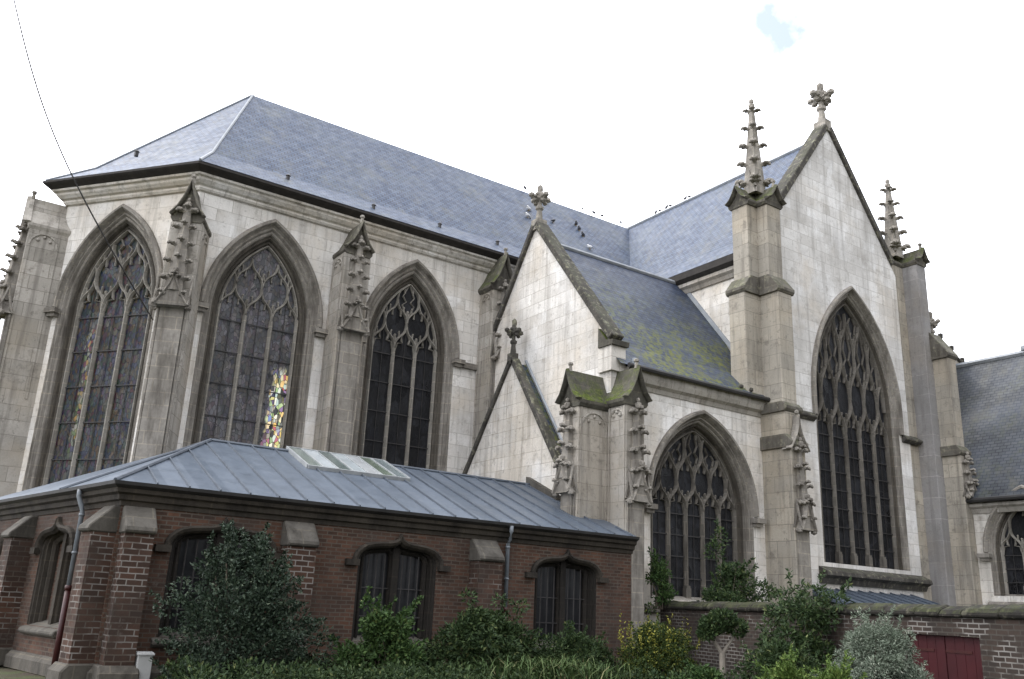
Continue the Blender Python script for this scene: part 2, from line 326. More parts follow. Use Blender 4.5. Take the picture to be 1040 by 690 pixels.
def crocket(bm, p, d, s):
    """a curled stone leaf standing out from an edge: thick stem, knob and side lobes"""
    p = Vector(p); d = Vector(d).normalized(); up = Vector((0, 0, 1)); j = .85 + .3 * random.random()
    tube(bm, [p - d * s * .35 - up * s * .25, p + d * s * .3, p + d * s * .75 + up * s * .16], s * .36, 6, s * .28)
    blob(bm, p + d * s * .82 + up * s * .16, s * .46 * j, (1, 1, .78)); blob(bm, p + d * s * 1.12 - up * s * .02, s * .26)
    side = d.cross(up)
    for k in (-1, 1): blob(bm, p + d * s * .55 + side * k * s * .42 + up * s * .05, s * .34 * j, (1, 1, .8))
def bar(bm, L, pts, wd, front, back):
    """stone tracery bar with chamfered front along a 2D path (u,h)"""
    n = len(pts); rings = []
    for i in range(n):
        a = Vector(pts[max(i - 1, 0)]); b = Vector(pts[min(i + 1, n - 1)]); d = (b - a)
        if d.length < 1e-6: d = Vector((0, 1))
        d.normalize(); q = Vector((-d.y, d.x)); p = Vector(pts[i]); rg = []
        for s, w in ((-.5, back), (-.5, front - (front - back) * .45), (-.14, front), (.14, front), (.5, front - (front - back) * .45), (.5, back)):
            e = p + q * (s * wd); rg.append(bm.verts.new(L(e.x, w, e.y)))
        rings.append(rg)
    for a, b in zip(rings, rings[1:]):
        for k in range(6): bm.faces.new((a[k], a[(k + 1) % 6], b[(k + 1) % 6], b[k]))
    bm.faces.new(rings[0][::-1]); bm.faces.new(rings[-1])
def strip(bm, L, path, prof, close=True):
    """sweep a moulding profile [(inset, out)] along nested 2D outlines; path(inset) -> [(u,h)]"""
    rows = [[bm.verts.new(L(u, w, h)) for u, h in path(i)] for i, w in prof]
    for a, b in zip(rows, rows[1:]):
        for k in range(len(a) - 1):
            try: bm.faces.new((a[k], a[k + 1], b[k + 1], b[k]))
            except ValueError: pass
    return rows
def mitre(bm, path, prof, close=False):
    """moulding swept along an XY path (outward = right of travel); prof = closed polygon [(out, z)]"""
    P = [Vector((p[0], p[1])) for p in path]; n = len(P); rings = []
    for i in range(n):
        ds = []
        if i > 0: ds.append((P[i] - P[i - 1]).normalized())
        if i < n - 1: ds.append((P[i + 1] - P[i]).normalized())
        ns = [Vector((d.y, -d.x)) for d in ds]
        m = sum(ns, Vector((0, 0))).normalized(); k = 1 / max(.3, m.dot(ns[0])); zz = path[i][2] if len(path[i]) > 2 else 0
        rings.append([bm.verts.new((P[i].x + m.x * o * k, P[i].y + m.y * o * k, z + zz)) for o, z in prof])
    q = len(prof)
    for a, b in zip(rings, rings[1:]):
        for k in range(q): bm.faces.new((a[k], a[(k + 1) % q], b[(k + 1) % q], b[k]))
    bm.faces.new(rings[0][::-1]); bm.faces.new(rings[-1])
def wallsheet(bm, L, outline, holes=(), w=0):
    es = []
    for loop in [outline] + list(holes):
        vs = [bm.verts.new(L(u, w, h)) for u, h in loop]
        es += [bm.edges.new((vs[i], vs[(i + 1) % len(vs)])) for i in range(len(vs))]
    nrm = L(0, 1, 0) - L(0, 0, 0)
    bmesh.ops.triangle_fill(bm, use_beauty=True, use_dissolve=False, edges=es, normal=nrm)
WLOC = {}
def uvmap(bm):
    uv = bm.loops.layers.uv.new('UVMap'); Z = Vector((0, 0, 1))
    for f in bm.faces:
        n = f.normal
        if abs(n.z) > .97: t = Vector((1, 0, 0)); b = Vector((0, 1, 0))
        else:
            t = Z.cross(n).normalized(); b = n.cross(t)
            if abs(n.x) < 1e-4 and t.x < 0: t = -t
        for l in f.loops: l[uv].uv = (l.vert.co.dot(t), l.vert.co.dot(b))
def obj(name, bm, mat, parent=None, smooth=False, recalc=True, bevel=0):
    if recalc: bmesh.ops.recalc_face_normals(bm, faces=bm.faces[:])
    bm.normal_update(); uvmap(bm)
    if parent is not None:
        off = WLOC[parent.name]; bmesh.ops.translate(bm, verts=bm.verts[:], vec=-off)
    me = bpy.data.meshes.new(name); bm.to_mesh(me); bm.free()
    if isinstance(mat, str): mat = M[mat]
    me.materials.append(mat)
    if smooth:
        for p in me.polygons: p.use_smooth = True
    o = bpy.data.objects.new(name, me); C.objects.link(o)
    if bevel:
        bv = o.modifiers.new('bevel', 'BEVEL'); bv.width = bevel; bv.segments = 1; bv.limit_method = 'ANGLE'; bv.angle_limit = R(50)
    if parent is not None: o.parent = parent; WLOC[o.name] = WLOC[parent.name]
    else: WLOC[o.name] = Vector((0, 0, 0))
    return o
def thing(name, label, cat, loc, group=None):
    o = bpy.data.objects.new(name, None); C.objects.link(o); o.location = loc; o.empty_display_size = .3
    o['label'] = label; o['category'] = cat
    if group: o['group'] = group
    WLOC[o.name] = Vector(loc); return o
def tag(o, label, cat, group=None):
    o['label'] = label; o['category'] = cat
    if group: o['group'] = group
    return o
def setting(o): o['kind'] = 'structure'; return o

# ------------------------------------------------------------------ ground
def ground():
    bm = new(); n = 60; xs = [-400, -120, -40] + [-20 + i * 2 for i in range(40)] + [80, 140, 420]
    grid = [[bm.verts.new((x, y, -.02 + .03 * math.sin(x * 1.3 + y) * math.cos(y * .9))) for x in xs] for y in xs]
    for a, b in zip(grid, grid[1:]):
        for k in range(len(a) - 1): bm.faces.new((a[k], a[k + 1], b[k + 1], b[k]))
    t = NT('garden_soil'); col = t.mix(t.g(t.noise(1.2, 8, .65), .4, .62), (.045, .034, .024), (.05, .062, .022))
    m = t.done(col, .95, t.bump(t.noise(9, 6, .7), .6, .05), .2)
    setting(obj('ground', bm, m))
ground()

# ------------------------------------------------------------------ church
CH = thing('church', 'pale limestone Gothic church with blue slate roofs, pointed tracery windows and crocketed pinnacles', 'church', (18, 28, 0))
YC = 28.75
ang_apse = 127.6
A0 = Vector((6.35, 28.75)); apd = Vector((math.cos(R(ang_apse)), math.sin(R(ang_apse))))
RIDGE = 33.2
alen = (RIDGE - A0.y) / apd.y
A1 = A0 + apd * alen

def arch(hw, c, zs, z0, n=16, jamb=True):
    def path(i):
        a = hw - i; r = a + c; th = math.acos(min(1, c / r)); out = []
        for k in range(n + 1):
            t = th * k / n; out.append((c - r * math.cos(t), zs + r * math.sin(t)))
        out += [(-u, h) for u, h in out[-2::-1]]
        return ([(-a, z0)] if jamb else []) + out + ([(a, z0)] if jamb else [])
    return path
def inside(hw, c, zs, u, h):
    if h <= zs: return abs(u) < hw
    return (abs(u) + c) ** 2 + (h - zs) ** 2 < (hw + c) ** 2
def scurve(p, q, n=9):
    out = []
    for k in range(n + 1):
        t = k / n; h0 = .60 * (q[1] - p[1]); a = (1 - t) ** 3; b = 3 * (1 - t) ** 2 * t; c = 3 * (1 - t) * t * t; d = t ** 3
        out.append((a * p[0] + b * p[0] + c * q[0] + d * q[0], a * p[1] + b * (p[1] + h0) + c * (q[1] - h0) + d * q[1]))
    return out
PROF = [(.0, 0), (.0, .10), (.05, .155), (.12, .15), (.17, .06), (.19, .0)]
def pointed_window(x, y, ang, hw, zs, z0, c, glass_hw, lights, rowk, glass, depth=.5, tmat='tracery', bars=5, sill=True, hood=True, zt=None, first=1.25, hoodz=None, inner=True):
    """one window: surround (the part itself), hood mould, tracery, mullions, saddle bars, glass and sill"""
    L = frame(x, y, ang); tot = hw - glass_hw
    s = (tot - .19) / .56
    prof = [(.19, 0), (.21, -.02), (.24, -.06), (.30, -.05), (.33, -.09), (.36, -.14), (.42, -.12), (.46, -.15), (.48, -.22), (.54, -.24), (.57, -.20), (.60, -.25), (.62, -.33), (.69, -.34), (.72, -.40), (.75, -.52)]
    prof = [(.19 + (i - .19) * s, w * depth / .5) for i, w in prof]
    bm = new(); strip(bm, L, arch(hw, c, zs, z0), prof[:9])
    par = obj('window', bm, 'carved', CH)
    bm = new(); strip(bm, L, arch(hw, c, zs, z0), prof[8:]); obj('jamb_moulding', bm, 'tracery_dark', par)  # inner orders darker: soot and recess shade put into the stone colour
    P = arch(hw, c, zs, z0)
    if hood:
        bm = new(); strip(bm, L, arch(hw, c, zs, hoodz or z0, jamb=bool(hoodz)), PROF)
        for sgn in (() if hoodz else (-1, 1)):
            u = sgn * (hw - .05); lbox(bm, L, u - .24, u + .24, 0, .26, zs - .22, zs - .06); lbox(bm, L, u - .17, u + .17, 0, .17, zs - .34, zs - .22)
        obj('hood_mould', bm, 'carved', par)
    g = glass_hw; fr = -.30 * depth / .5; bk = fr - .2
    bm = new(); poly = P(tot - .03); wallsheet(bm, L, poly, (), bk + .06); obj('glass', bm, glass, par)
    zt = zt or zs
    lw = 2 * g / lights; bm = new()
    for i in range(1, lights):
        u = -g + i * lw; thick = .15 if (lights % 2 or i != lights / 2) else .2
        bar(bm, L, [(u, z0 + .02), (u, zt)], thick, fr, bk)
        lbox(bm, L, u - .11, u + .11, bk, fr + .03, z0 + .0, z0 + .38); lbox(bm, L, u - .085, u + .085, bk, fr + .02, z0 + .38, z0 + .46)
    for sgn in (-1, 1): bar(bm, L, [(sgn * (g - .02), z0 + .02), (sgn * (g - .02), zt)], .12, fr, bk)
    obj('mullions', bm, tmat, par)
    bm = new(); rowh = lw * rowk
    path = arch(g, c, zs, z0, jamb=False)(0.03); bar(bm, L, path, .10, fr, bk)
    nodes = [(-g + i * lw, zt, True) for i in range(lights + 1)]; hh = lw * first
    row = 0; top = zs + math.sqrt(g * g + 2 * g * c)
    while nodes[0][1] < top and row < 9:
        nxt = {}
        for (u, h, ok) in nodes:
            for sg in (-1, 1):
                q = (u + sg * lw / 2, h + hh)
                pts = [p for p in scurve((u, h), q) if inside(g + .02, c, zs, *p)]
                if len(pts) >= 3:
                    bar(bm, L, pts, .078 if row else .09, fr - .01 * row, bk)
                    for ti, side in ((.34, 1), (.5, -1), (.56, 1), (.78, -1)):
                        k = int(ti * 9)
                        if k + 1 < len(pts):
                            p = Vector(pts[k]); d = (Vector(pts[k + 1]) - p).normalized(); nn = Vector((d.y, -d.x)) * (-sg * side)
                            tip = p + nn * lw * .19 + d * lw * .03 * side
                            if inside(g - .03, c, zs, *tip):
                                bar(bm, L, [tuple(p - d * lw * .15 * side), tuple(p + nn * lw * .09 - d * lw * .05 * side), tuple(tip)], .05, fr - .04, bk + .05)
                                e = L(tip.x, fr - .08, tip.y); blob(bm, e, .04)
                nxt[(round(q[0], 3))] = (q[0], q[1], True)
        nodes = [nxt[k] for k in sorted(nxt)]; hh = rowh; row += 1
        if inner:                                   # a slim cusped teardrop inside every cell
            for (u, h, ok) in nodes:
                H2 = rowh * 2
                if not inside(g - .02, c, zs, u, h + H2 * .4): continue
                for sg in (-1, 1):
                    pts = [(u, h + H2 * .14), (u + sg * lw * .13, h + H2 * .25), (u + sg * lw * .27, h + H2 * .40), (u + sg * lw * .10, h + H2 * .47), (u + sg * lw * .26, h + H2 * .58), (u + sg * lw * .15, h + H2 * .70), (u, h + H2 * .84)]
                    pts = [q for q in pts if inside(g - .01, c, zs, *q)]
                    if len(pts) >= 3: bar(bm, L, pts, .045, fr - .06, bk + .04)
    if inner:
        for i in range(lights):                     # trefoil head of each light
            u = -g + (i + .5) * lw
            for sg in (-1, 1):
                pts = [(u + sg * lw * .44, zt - lw * .1), (u + sg * lw * .36, zt + lw * first * .22), (u + sg * lw * .14, zt + lw * first * .26), (u + sg * lw * .20, zt + lw * first * .48), (u, zt + lw * first * .78)]
                pts = [q for q in pts if inside(g - .01, c, zs, *q)]
                if len(pts) >= 3: bar(bm, L, pts, .05, fr - .05, bk + .04)
    obj('tracery', bm, tmat, par)
    bm = new()
    if bars:
        for k in range(1, bars + 1):
            h = z0 + (zt - z0) * k / (bars + .25); lbox(bm, L, -g, g, bk + .10, bk + .125, h - .016, h + .016)
        for i in range(lights):
            for f in (.5,): u = -g + (i + f) * lw; lbox(bm, L, u - .008, u + .008, bk + .085, bk + .1, z0 + .02, zt + lw * .7)
        obj('saddle_bars', bm, 'iron', par)
    if sill:
        bm = new(); lside(bm, L, [(-.5, z0 + .12), (-.3, z0 + .05), (.10, z0 - .30), (.12, z0 - .40), (.03, z0 - .46), (-.5, z0 - .46)], -hw - .05, hw + .05)
        obj('sill', bm, 'carved', par)
    return P(.19)

def buttress(x, y, ang, w, stages, head=None, pin=None, mat='pier', panel=True, shaft=True, base=.35, slope=.75, capmat='mossy', flare=.13):
    """stages = [(z0, z1, projection)], bottom first"""
    L = frame(x, y, ang); bm = new(); h = w / 2
    for k, (z0, z1, p) in enumerate(stages):
        lbox(bm, L, -h, h, -base, p, z0, z1)
        if k + 1 < len(stages):
            q = stages[k + 1][2]
            if p - q > .02: lside(bm, L, [(q - .02, z1 + .001), (p - .002, z1 + .001), (q - .02, z1 + (p - q) * slope / .5)], -h + .002, h - .002)
    par = obj('buttress', bm, mat, CH, bevel=.02)
    for k, (z0, z1, p) in enumerate(stages[:-1]):
        q = stages[k + 1][2]; e = .09; bm = new()
        sl = (p - q) * slope / .5 if p - q > .02 else .12
        lside(bm, L, [(-base, z1 - .18), (p + .02, z1 - .18), (p + e, z1 - .08), (p + e, z1 + .02), (q + .015, z1 + sl + .06), (-base, z1 + sl + .06)], -h - e, h + e)
        obj('weathering', bm, 'capdark', par, bevel=.015)
    ztop = stages[-1][1]; ptop = stages[-1][2]
    if head:
        hh = head; e = flare; bm = new(); hw = h + e
        poly = [(-hw, 0), (-hw, .10), (-hw * .60, hh * .30), (-hw * .30, hh * .58), (-hw * .10, hh * .84), (0, hh), (hw * .10, hh * .84), (hw * .30, hh * .58), (hw * .60, hh * .30), (hw, .10), (hw, 0), (hw * .86, -.1), (-hw * .86, -.1)]
        lpoly(bm, L, [(u, ztop + v) for u, v in poly], -base, ptop + .04)
        rg = [(u * .72, ztop + v * .72 + .02) for u, v in poly[1:10]]
        bar(bm, L, [(u, ztop + v) for u, v in poly[1:10]], .10, ptop + .24, ptop + .0)
        obj('gablet', bm, capmat, par)
        bm = new(); tube(bm, [L(0, ptop + .05, ztop + hh - .05), L(0, ptop + .05, ztop + hh + .16)], .07, 6, .05); blob(bm, L(0, ptop + .05, ztop + hh + .2), .10, (1, 1, .8)); obj('finial', bm, 'spire', par)
    if panel:
        bm = new(); z0, z1, p = stages[-1]
        if len(stages) > 1 and z1 - z0 < 1.6: z0 = z0 + .02
        zb = max(z0 + .2, z1 - 6)
        for sg in (-1, 1):
            # raised ribs and a small trefoil head on each side face
            for f in (.12, .92):
                wc = p * f; u = sg * h
                lbox(bm, L, min(u, u + sg * .035), max(u, u + sg * .035), wc - .035, wc + .035, zb, z1 - .12)
            n = 8; ctr = p * .52; rr = p * .40
            if rr > .12:
                pa = [(ctr - rr * math.cos(math.pi * k / n), z1 - .15 - rr * 1.2 + rr * 1.05 * math.sin(math.pi * k / n)) for k in range(n + 1)]
                for a, b in zip(pa, pa[1:]):
                    tube(bm, [L(sg * (h + .012), a[0], a[1]), L(sg * (h + .012), b[0], b[1])], .042, 5)
                for k in (2, 4, 6): blob(bm, L(sg * (h + .01), ctr + (pa[k][0] - ctr) * .62, pa[k][1] - rr * .25), .065, (1, 1, 1))
        obj('panel_ribs', bm, mat, par)
    if pin:
        zc, zt, pw = pin; bm = new(); f0 = stages[-1][2] if zc > stages[-1][0] else [s for s in stages if s[0] <= zc <= s[1]][0][2]
        if shaft:
            q = f0 + .10; lbox(bm, L, -pw * .36, pw * .36, f0 - .02, q, .2, zc)
            for sg in (-1, 1): lbox(bm, L, sg * pw * .42 - .03, sg * pw * .42 + .03, f0 - .02, f0 + .05, .2, zc + .2)
        attached_pinnacle(bm, L, f0, zc, zt, pw); obj('pinnacle', bm, 'carved', par)
    return par
def attached_pinnacle(bm, L, f0, zc, zt, pw):
    H = zt - zc; gh = min(1.15, H * .36); a = pw / 2
    d = pw * .42                                    # half projection
    og = lambda hw: [(-hw, 0), (-hw * .82, gh * .10), (-hw * .5, gh * .34), (-hw * .24, gh * .58), (-hw * .08, gh * .8), (0, gh), (hw * .08, gh * .8), (hw * .24, gh * .58), (hw * .5, gh * .34), (hw * .82, gh * .10), (hw, 0)]
    o = og(a * 1.05)
    bar(bm, L, [(u, zc + v) for u, v in o], .09, f0 + d + .06, f0 + d - .12)
    lpoly(bm, L, [(u * .97, zc + v * .97) for u, v in o], f0 - .05, f0 + d - .02)
    for sg in (-1, 1):                              # side ogees
        p = [L(sg * a * 1.02, f0 + d * .5 + u * d / a * .6, zc + v * .9) for u, v in o]; tube(bm, p, .04, 5)
    for u, v in (o[2], o[4], o[6], o[8]):
        s = -1 if u < 0 else 1; pnt = L(u, f0 + d, zc + v); crocket(bm, pnt, (L(s, .4, .2) - L(0, 0, 0)), .15)
    for sg in (-1, 1): blob(bm, L(sg * a * 1.05, f0 + d * .7, zc - .02), .12, (1, 1, .9))
    blob(bm, L(0, f0 + d, zc + gh), .11)
    z1 = zc + gh * .42; w1 = a * .56; w2 = a * .20
    def ring(z):
        k = (z - z1) / (zt - .25 - z1); w = w1 + (w2 - w1) * k; return w
    pts = []
    for z in (z1, zt - .25):
        w = ring(z)
        pts += [L(-w, f0 - .03, z), L(w, f0 - .03, z), L(w, f0 + w * 1.3, z), L(0, f0 + w * 1.75, z), L(-w, f0 + w * 1.3, z)]
    faces(bm, pts, [(0, 1, 6, 5), (1, 2, 7, 6), (2, 3, 8, 7), (3, 4, 9, 8), (4, 0, 5, 9), (5, 6, 7, 8, 9), (4, 3, 2, 1, 0)])
    n = max(3, int((zt - zc - gh * .7) / .52))
    for i in range(n):
        z = zc + gh * .78 + (zt - .42 - zc - gh * .78) * i / max(1, n - 1); w = ring(z)
        for sg in (-1, 1):
            crocket(bm, L(sg * w * .9, f0 + w * 1.2, z), L(sg, .35, 0) - L(0, 0, 0), .21)
        crocket(bm, L(0, f0 + w * 1.6, z + .12), L(0, 1, 0) - L(0, 0, 0), .18)
    blob(bm, L(0, f0 + .14, zt - .2), .12, (1, 1, 1.1)); blob(bm, L(0, f0 + .14, zt - .04), .07, (1, 1, 1.3))
def spire(bm, x, y, z0, z1, w, levels=5):
    H = z1 - z0
    def ww(z): return w / 2 * (1 - (z - z0) / (H * 1.12)) + .02
    pts = []
    for z in (z0, z1 - .3):
        a = ww(z); pts += [(x - a, y - a, z), (x + a, y - a, z), (x + a, y + a, z), (x - a, y + a, z)]
    faces(bm, [Vector(p) for p in pts], [(0, 1, 5, 4), (1, 2, 6, 5), (2, 3, 7, 6), (3, 0, 4, 7), (4, 5, 6, 7), (3, 2, 1, 0)])
    for k in range(levels):
        z = z0 + .30 + (H - .75) * k / (levels - 1); a = ww(z); s = .31 - .026 * k
        for sx in (-1, 1):
            for sy in (-1, 1): crocket(bm, (x + sx * a * .9, y + sy * a * .9, z), (sx, sy, 0), s)
    blob(bm, (x, y, z1 - .22), .15, (1, 1, .8)); tube(bm, [(x, y, z1 - .3), (x, y, z1 - .02)], .07, 6); blob(bm, (x, y, z1 - .02), .11, (1, 1, 1.2))
    # gablets round the foot
    for ang in (0, 90, 180, 270):
        L = frame(x, y, ang); a = w / 2
        lpoly(bm, L, [(-a, z0 - .25), (a, z0 - .25), (a * .5, z0 + .25), (0, z0 + .75), (-a * .5, z0 + .25)], a * .6, a + .04)
        for u, v in ((-a * .55, .2), (a * .55, .2)): crocket(bm, L(u, a, z0 + v), L(u, a, 0) - L(0, 0, 0), .2)
def fleuron(bm, x, y, z0, z1, s):
    """gable finial: round stem with a collar and a four-armed leaf cross"""
    H = z1 - z0
    lathe(bm, (x, y, z0), [(s * .30, -.1), (s * .26, H * .15), (s * .20, H * .32), (s * .32, H * .36), (s * .32, H * .42), (s * .18, H * .45), (s * .17, H * .62), (s * .22, H * .68)], 8)
    for k in range(4):
        d = Vector((math.cos(R(90 * k)), math.sin(R(90 * k)), 0)); sd = Vector((-d.y, d.x, 0)); c = Vector((x, y, z0 + H * .62))
        tube(bm, [c, c + d * s * .5 + V(0, 0, .02), c + d * s * .72 + V(0, 0, s * .16)], s * .24, 6, s * .2)
        blob(bm, c + d * s * .78 + V(0, 0, s * .2), s * .27, (1, 1, .9)); blob(bm, c + d * s * .5 + V(0, 0, -s * .15), s * .22)
        for q in (-1, 1): blob(bm, c + d * s * .55 + sd * q * s * .2 + V(0, 0, s * .1), s * .15)
        blob(bm, c + d * s * .28 + V(0, 0, s * .42), s * .17)
    tube(bm, [(x, y, z0 + H * .66), (x, y, z1 - s * .1)], s * .24, 6, s * .2); blob(bm, (x, y, z1 - s * .25), s * .27, (1, 1, 1.5)); blob(bm, (x, y, z0 + H * .72), s * .34)

# -- windows first (they return the holes their walls need)
hW2 = pointed_window(9.0, YC, -90, 2.15, 11.0, 5.2, 1.926, 1.40, 3, 1.1, 'glass_grey', .5, first=1.15, inner=False)
hW3 = pointed_window(14.7, YC, -90, 2.15, 11.0, 5.2, 1.926, 1.38, 3, 1.05, 'glass_mesh', .5, first=1.1, tmat='tracery')
WA = 3.05
wa = A0 + apd * WA
hW1 = pointed_window(wa.x, wa.y, ang_apse + 90, 2.22, 11.0, 4.6, 1.926, 1.54, 3, 1.15, 'glass_stained', .5, first=1.15)
YT = 20.65
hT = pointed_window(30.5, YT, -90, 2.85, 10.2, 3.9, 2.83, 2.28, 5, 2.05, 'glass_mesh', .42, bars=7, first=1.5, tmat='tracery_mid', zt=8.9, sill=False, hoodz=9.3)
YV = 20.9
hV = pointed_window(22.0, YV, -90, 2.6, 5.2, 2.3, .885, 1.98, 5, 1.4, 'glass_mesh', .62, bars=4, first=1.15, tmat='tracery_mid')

def off(h, du): return [(u + du, v) for u, v in h]
# choir south wall
L = frame(A0.x, YC, -90); bm = new()
wallsheet(bm, L, [(0, 0), (19.4, 0), (19.4, 15.3), (0, 15.3)], [off(hW2, 9.0 - A0.x), off(hW3, 14.7 - A0.x)]); obj('wall', bm, 'wall', CH)
# apse walls
L = frame(wa.x, wa.y, ang_apse + 90); bm = new()
wallsheet(bm, L, [(WA - alen, 0), (WA, 0), (WA, 15.3), (WA - alen, 15.3)], [hW1]); obj('wall', bm, 'wall', CH)
bm = new(); pts = [(A1.x, A1.y), (A0.x, 2 * RIDGE - A0.y), (25.5, 2 * RIDGE - A0.y)]
for a, b in zip(pts, pts[1:]): faces(bm, [V(*a, 0), V(*b, 0), V(*b, 15.3), V(*a, 15.3)], [(0, 1, 2, 3)])
obj('wall', bm, 'wall', CH)
# choir cornice and dark eaves (path runs so that outward is to the right of travel)
N0 = (A0.x, 2 * RIDGE - A0.y)
path = [(25.4, 2 * RIDGE - A0.y), N0, (A1.x, A1.y), (A0.x, A0.y), (25.6, A0.y)]
bm = new(); mitre(bm, path, [(-.1, 14.88), (.08, 14.88), (.14, 14.95), (.14, 15.02), (.24, 15.06), (.34, 15.16), (.36, 15.24), (.46, 15.27), (.48, 15.34), (-.1, 15.34)]); obj('cornice', bm, 'pale', CH)
bm = new(); mitre(bm, path, [(-.1, 15.345), (.50, 15.345), (.68, 15.45), (.74, 15.50), (.74, 15.58), (-.1, 15.58)]); obj('eaves', bm, 'timber', CH)

ZE, ZR = 15.6, 21.75
def gprof(t): return .72 * t if t < .22 else .1584 + (t - .22) * (.8416 / .78)
TS = [0, .08, .22, .5, 1]
def choir_roof():
    bm = new(); e = .74
    S0 = V(6.02, 28.0, 0); N_ = V(6.02, 2 * RIDGE - 28.0, 0)
    W_ = V(A1.x - .85, RIDGE, 0); ap = V(8.8, RIDGE, 0); XE = 33.0
    def lv(p, q, t): v = p.lerp(q, t); v.z = ZE + (ZR - ZE) * gprof(t); return v
    rows = {}
    for key, p in (('s', S0), ('w', W_), ('n', N_)): rows[key] = [lv(p, ap, t) for t in TS]
    rows['se'] = [V(XE, 28.0 + (RIDGE - 28.0) * t, ZE + (ZR - ZE) * gprof(t)) for t in TS]
    rows['ne'] = [V(XE, 2 * RIDGE - 28.0 - (RIDGE - 28.0) * t, ZE + (ZR - ZE) * gprof(t)) for t in TS]
    for a, b in (('s', 'se'), ('w', 's'), ('n', 'w'), ('ne', 'n')):
        for k in range(len(TS) - 1): faces(bm, [rows[a][k], rows[b][k], rows[b][k + 1], rows[a][k + 1]], [(0, 1, 2, 3)])
    bmesh.ops.remove_doubles(bm, verts=bm.verts[:], dist=.002)
    ro = obj('roof', bm, 'slate', CH)
    bm = new(); tube(bm, [ap + V(0, 0, .03), V(29.6, RIDGE, ZR + .03)], .09, 6)
    for k in ('s', 'w'): tube(bm, [p + V(0, 0, .02) for p in rows[k]], .05, 6)
    obj('ridge_cap', bm, 'lead', ro)
    bm = new()
    for (x, t) in ((9.3, .16), (12.6, .10), (15.6, .14), (18.4, .15), (4.9, .16)):
        p = V(x, 28.0 + (RIDGE - 28) * t, ZE + (ZR - ZE) * gprof(t)) if x > 6 else V(4.45, 30.6, 16.35)
        bm = new(); lathe(bm, p, [(.07, -.05), (.07, .12), (.10, .13), (.02, .2)], 6); obj('roof_vent', bm, 'gutter', ro)
    return ro
CR = choir_roof()
# choir buttresses
hd = dict(head=1.35)
bis = (-90 + ang_apse + 90) / 2
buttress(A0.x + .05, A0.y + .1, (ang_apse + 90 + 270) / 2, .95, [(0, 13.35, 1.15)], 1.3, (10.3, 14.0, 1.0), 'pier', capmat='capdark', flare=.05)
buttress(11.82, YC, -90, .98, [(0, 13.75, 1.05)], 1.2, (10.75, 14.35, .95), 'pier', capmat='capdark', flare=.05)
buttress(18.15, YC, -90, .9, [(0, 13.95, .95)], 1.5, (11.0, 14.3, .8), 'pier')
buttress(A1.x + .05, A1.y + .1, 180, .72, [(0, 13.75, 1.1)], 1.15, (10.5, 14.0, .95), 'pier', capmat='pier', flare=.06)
bm = new(); lbox(bm, frame(17.2, YC, -90), -.2, 2, -.1, .14, 10.68, 10.9); obj('string_course', bm, 'carved', CH)

# -- transept
XT, XW = 25.5, 33.9
GX, GZ = 29.7, 22.15; GS = 1.36
L = frame(GX, YT, -90); bm = new()
fl = XT - GX; frr = XW - GX
wallsheet(bm, L, [(fl, 0), (frr, 0), (frr, GZ - GS * frr), (0, GZ), (fl, GZ + GS * fl)], [off(hT, 30.5 - GX)]); obj('wall', bm, 'gable', CH)
bm = new()
faces(bm, [V(XT, YT, 0), V(XT, 29, 0), V(XT, 29, 15.3), V(XT, YT, 15.3)], [(0, 1, 2, 3)])
faces(bm, [V(XW, YT, 0), V(XW, 45, 0), V(XW, 45, 15.3), V(XW, YT, 15.3)], [(0, 1, 2, 3)])
obj('wall', bm, 'pale', CH)
bm = new(); mitre(bm, [(XT, 28.6), (XT, 21.4)], [(-.1, 14.75), (.06, 14.75), (.12, 14.9), (.22, 15.0), (.22, 15.15), (-.1, 15.15)]); obj('cornice', bm, 'pier', CH)
bm = new(); mitre(bm, [(XT, 28.6), (XT, 21.3)], [(-.1, 15.155), (.24, 15.155), (.36, 15.3), (.36, 15.58), (-.1, 15.58)]); obj('eaves', bm, 'timber', CH)
def transept_roof():
    bm = new(); y0, y1 = YT + .12, 45
    for sg in (-1, 1):
        xe = 29.6 + sg * 4.45
        rows = [[V(xe + (29.6 - xe) * t, y, ZE + (ZR - ZE) * gprof(t)) for t in TS] for y in (y0, y1)]
        for k in range(len(TS) - 1): faces(bm, [rows[0][k], rows[1][k], rows[1][k + 1], rows[0][k + 1]], [(0, 1, 2, 3)])
    bmesh.ops.remove_doubles(bm, verts=bm.verts[:], dist=.002)
    ro = obj('roof', bm, 'slate', CH)
    bm = new(); tube(bm, [(29.6, y0 + .3, ZR + .03), (29.6, y1, ZR + .03)], .09, 6); obj('ridge_cap', bm, 'lead', ro)
transept_roof()
def raking(L, a, b, w0, w1, th, mat='coping'):
    """sloping gable coping from a to b (u,h), thickness th"""
    d = (Vector(b) - Vector(a)).normalized(); q = Vector((-d.y, d.x)); q = q if q.y > 0 else -q
    A, B = Vector(a), Vector(b)
    bm = new(); lpoly(bm, L, [tuple(A), tuple(B), tuple(B + q * th), tuple(A + q * th)], w0, w1); obj('gable_coping', bm, mat, CH, bevel=.03)
raking(L, (fl + .55, GZ + GS * (fl + .55)), (0, GZ), -.55, .12, .26); raking(L, (frr - .3, GZ - GS * (frr - .3)), (.02, GZ), -.55, .12, .26)
bm = new(); lbox(bm, L, -.2, .2, -.5, .1, GZ - .1, GZ + .42); fleuron(bm, GX, YT + .2, GZ + .3, GZ + 2.3, .66); obj('finial', bm, 'spire', CH)
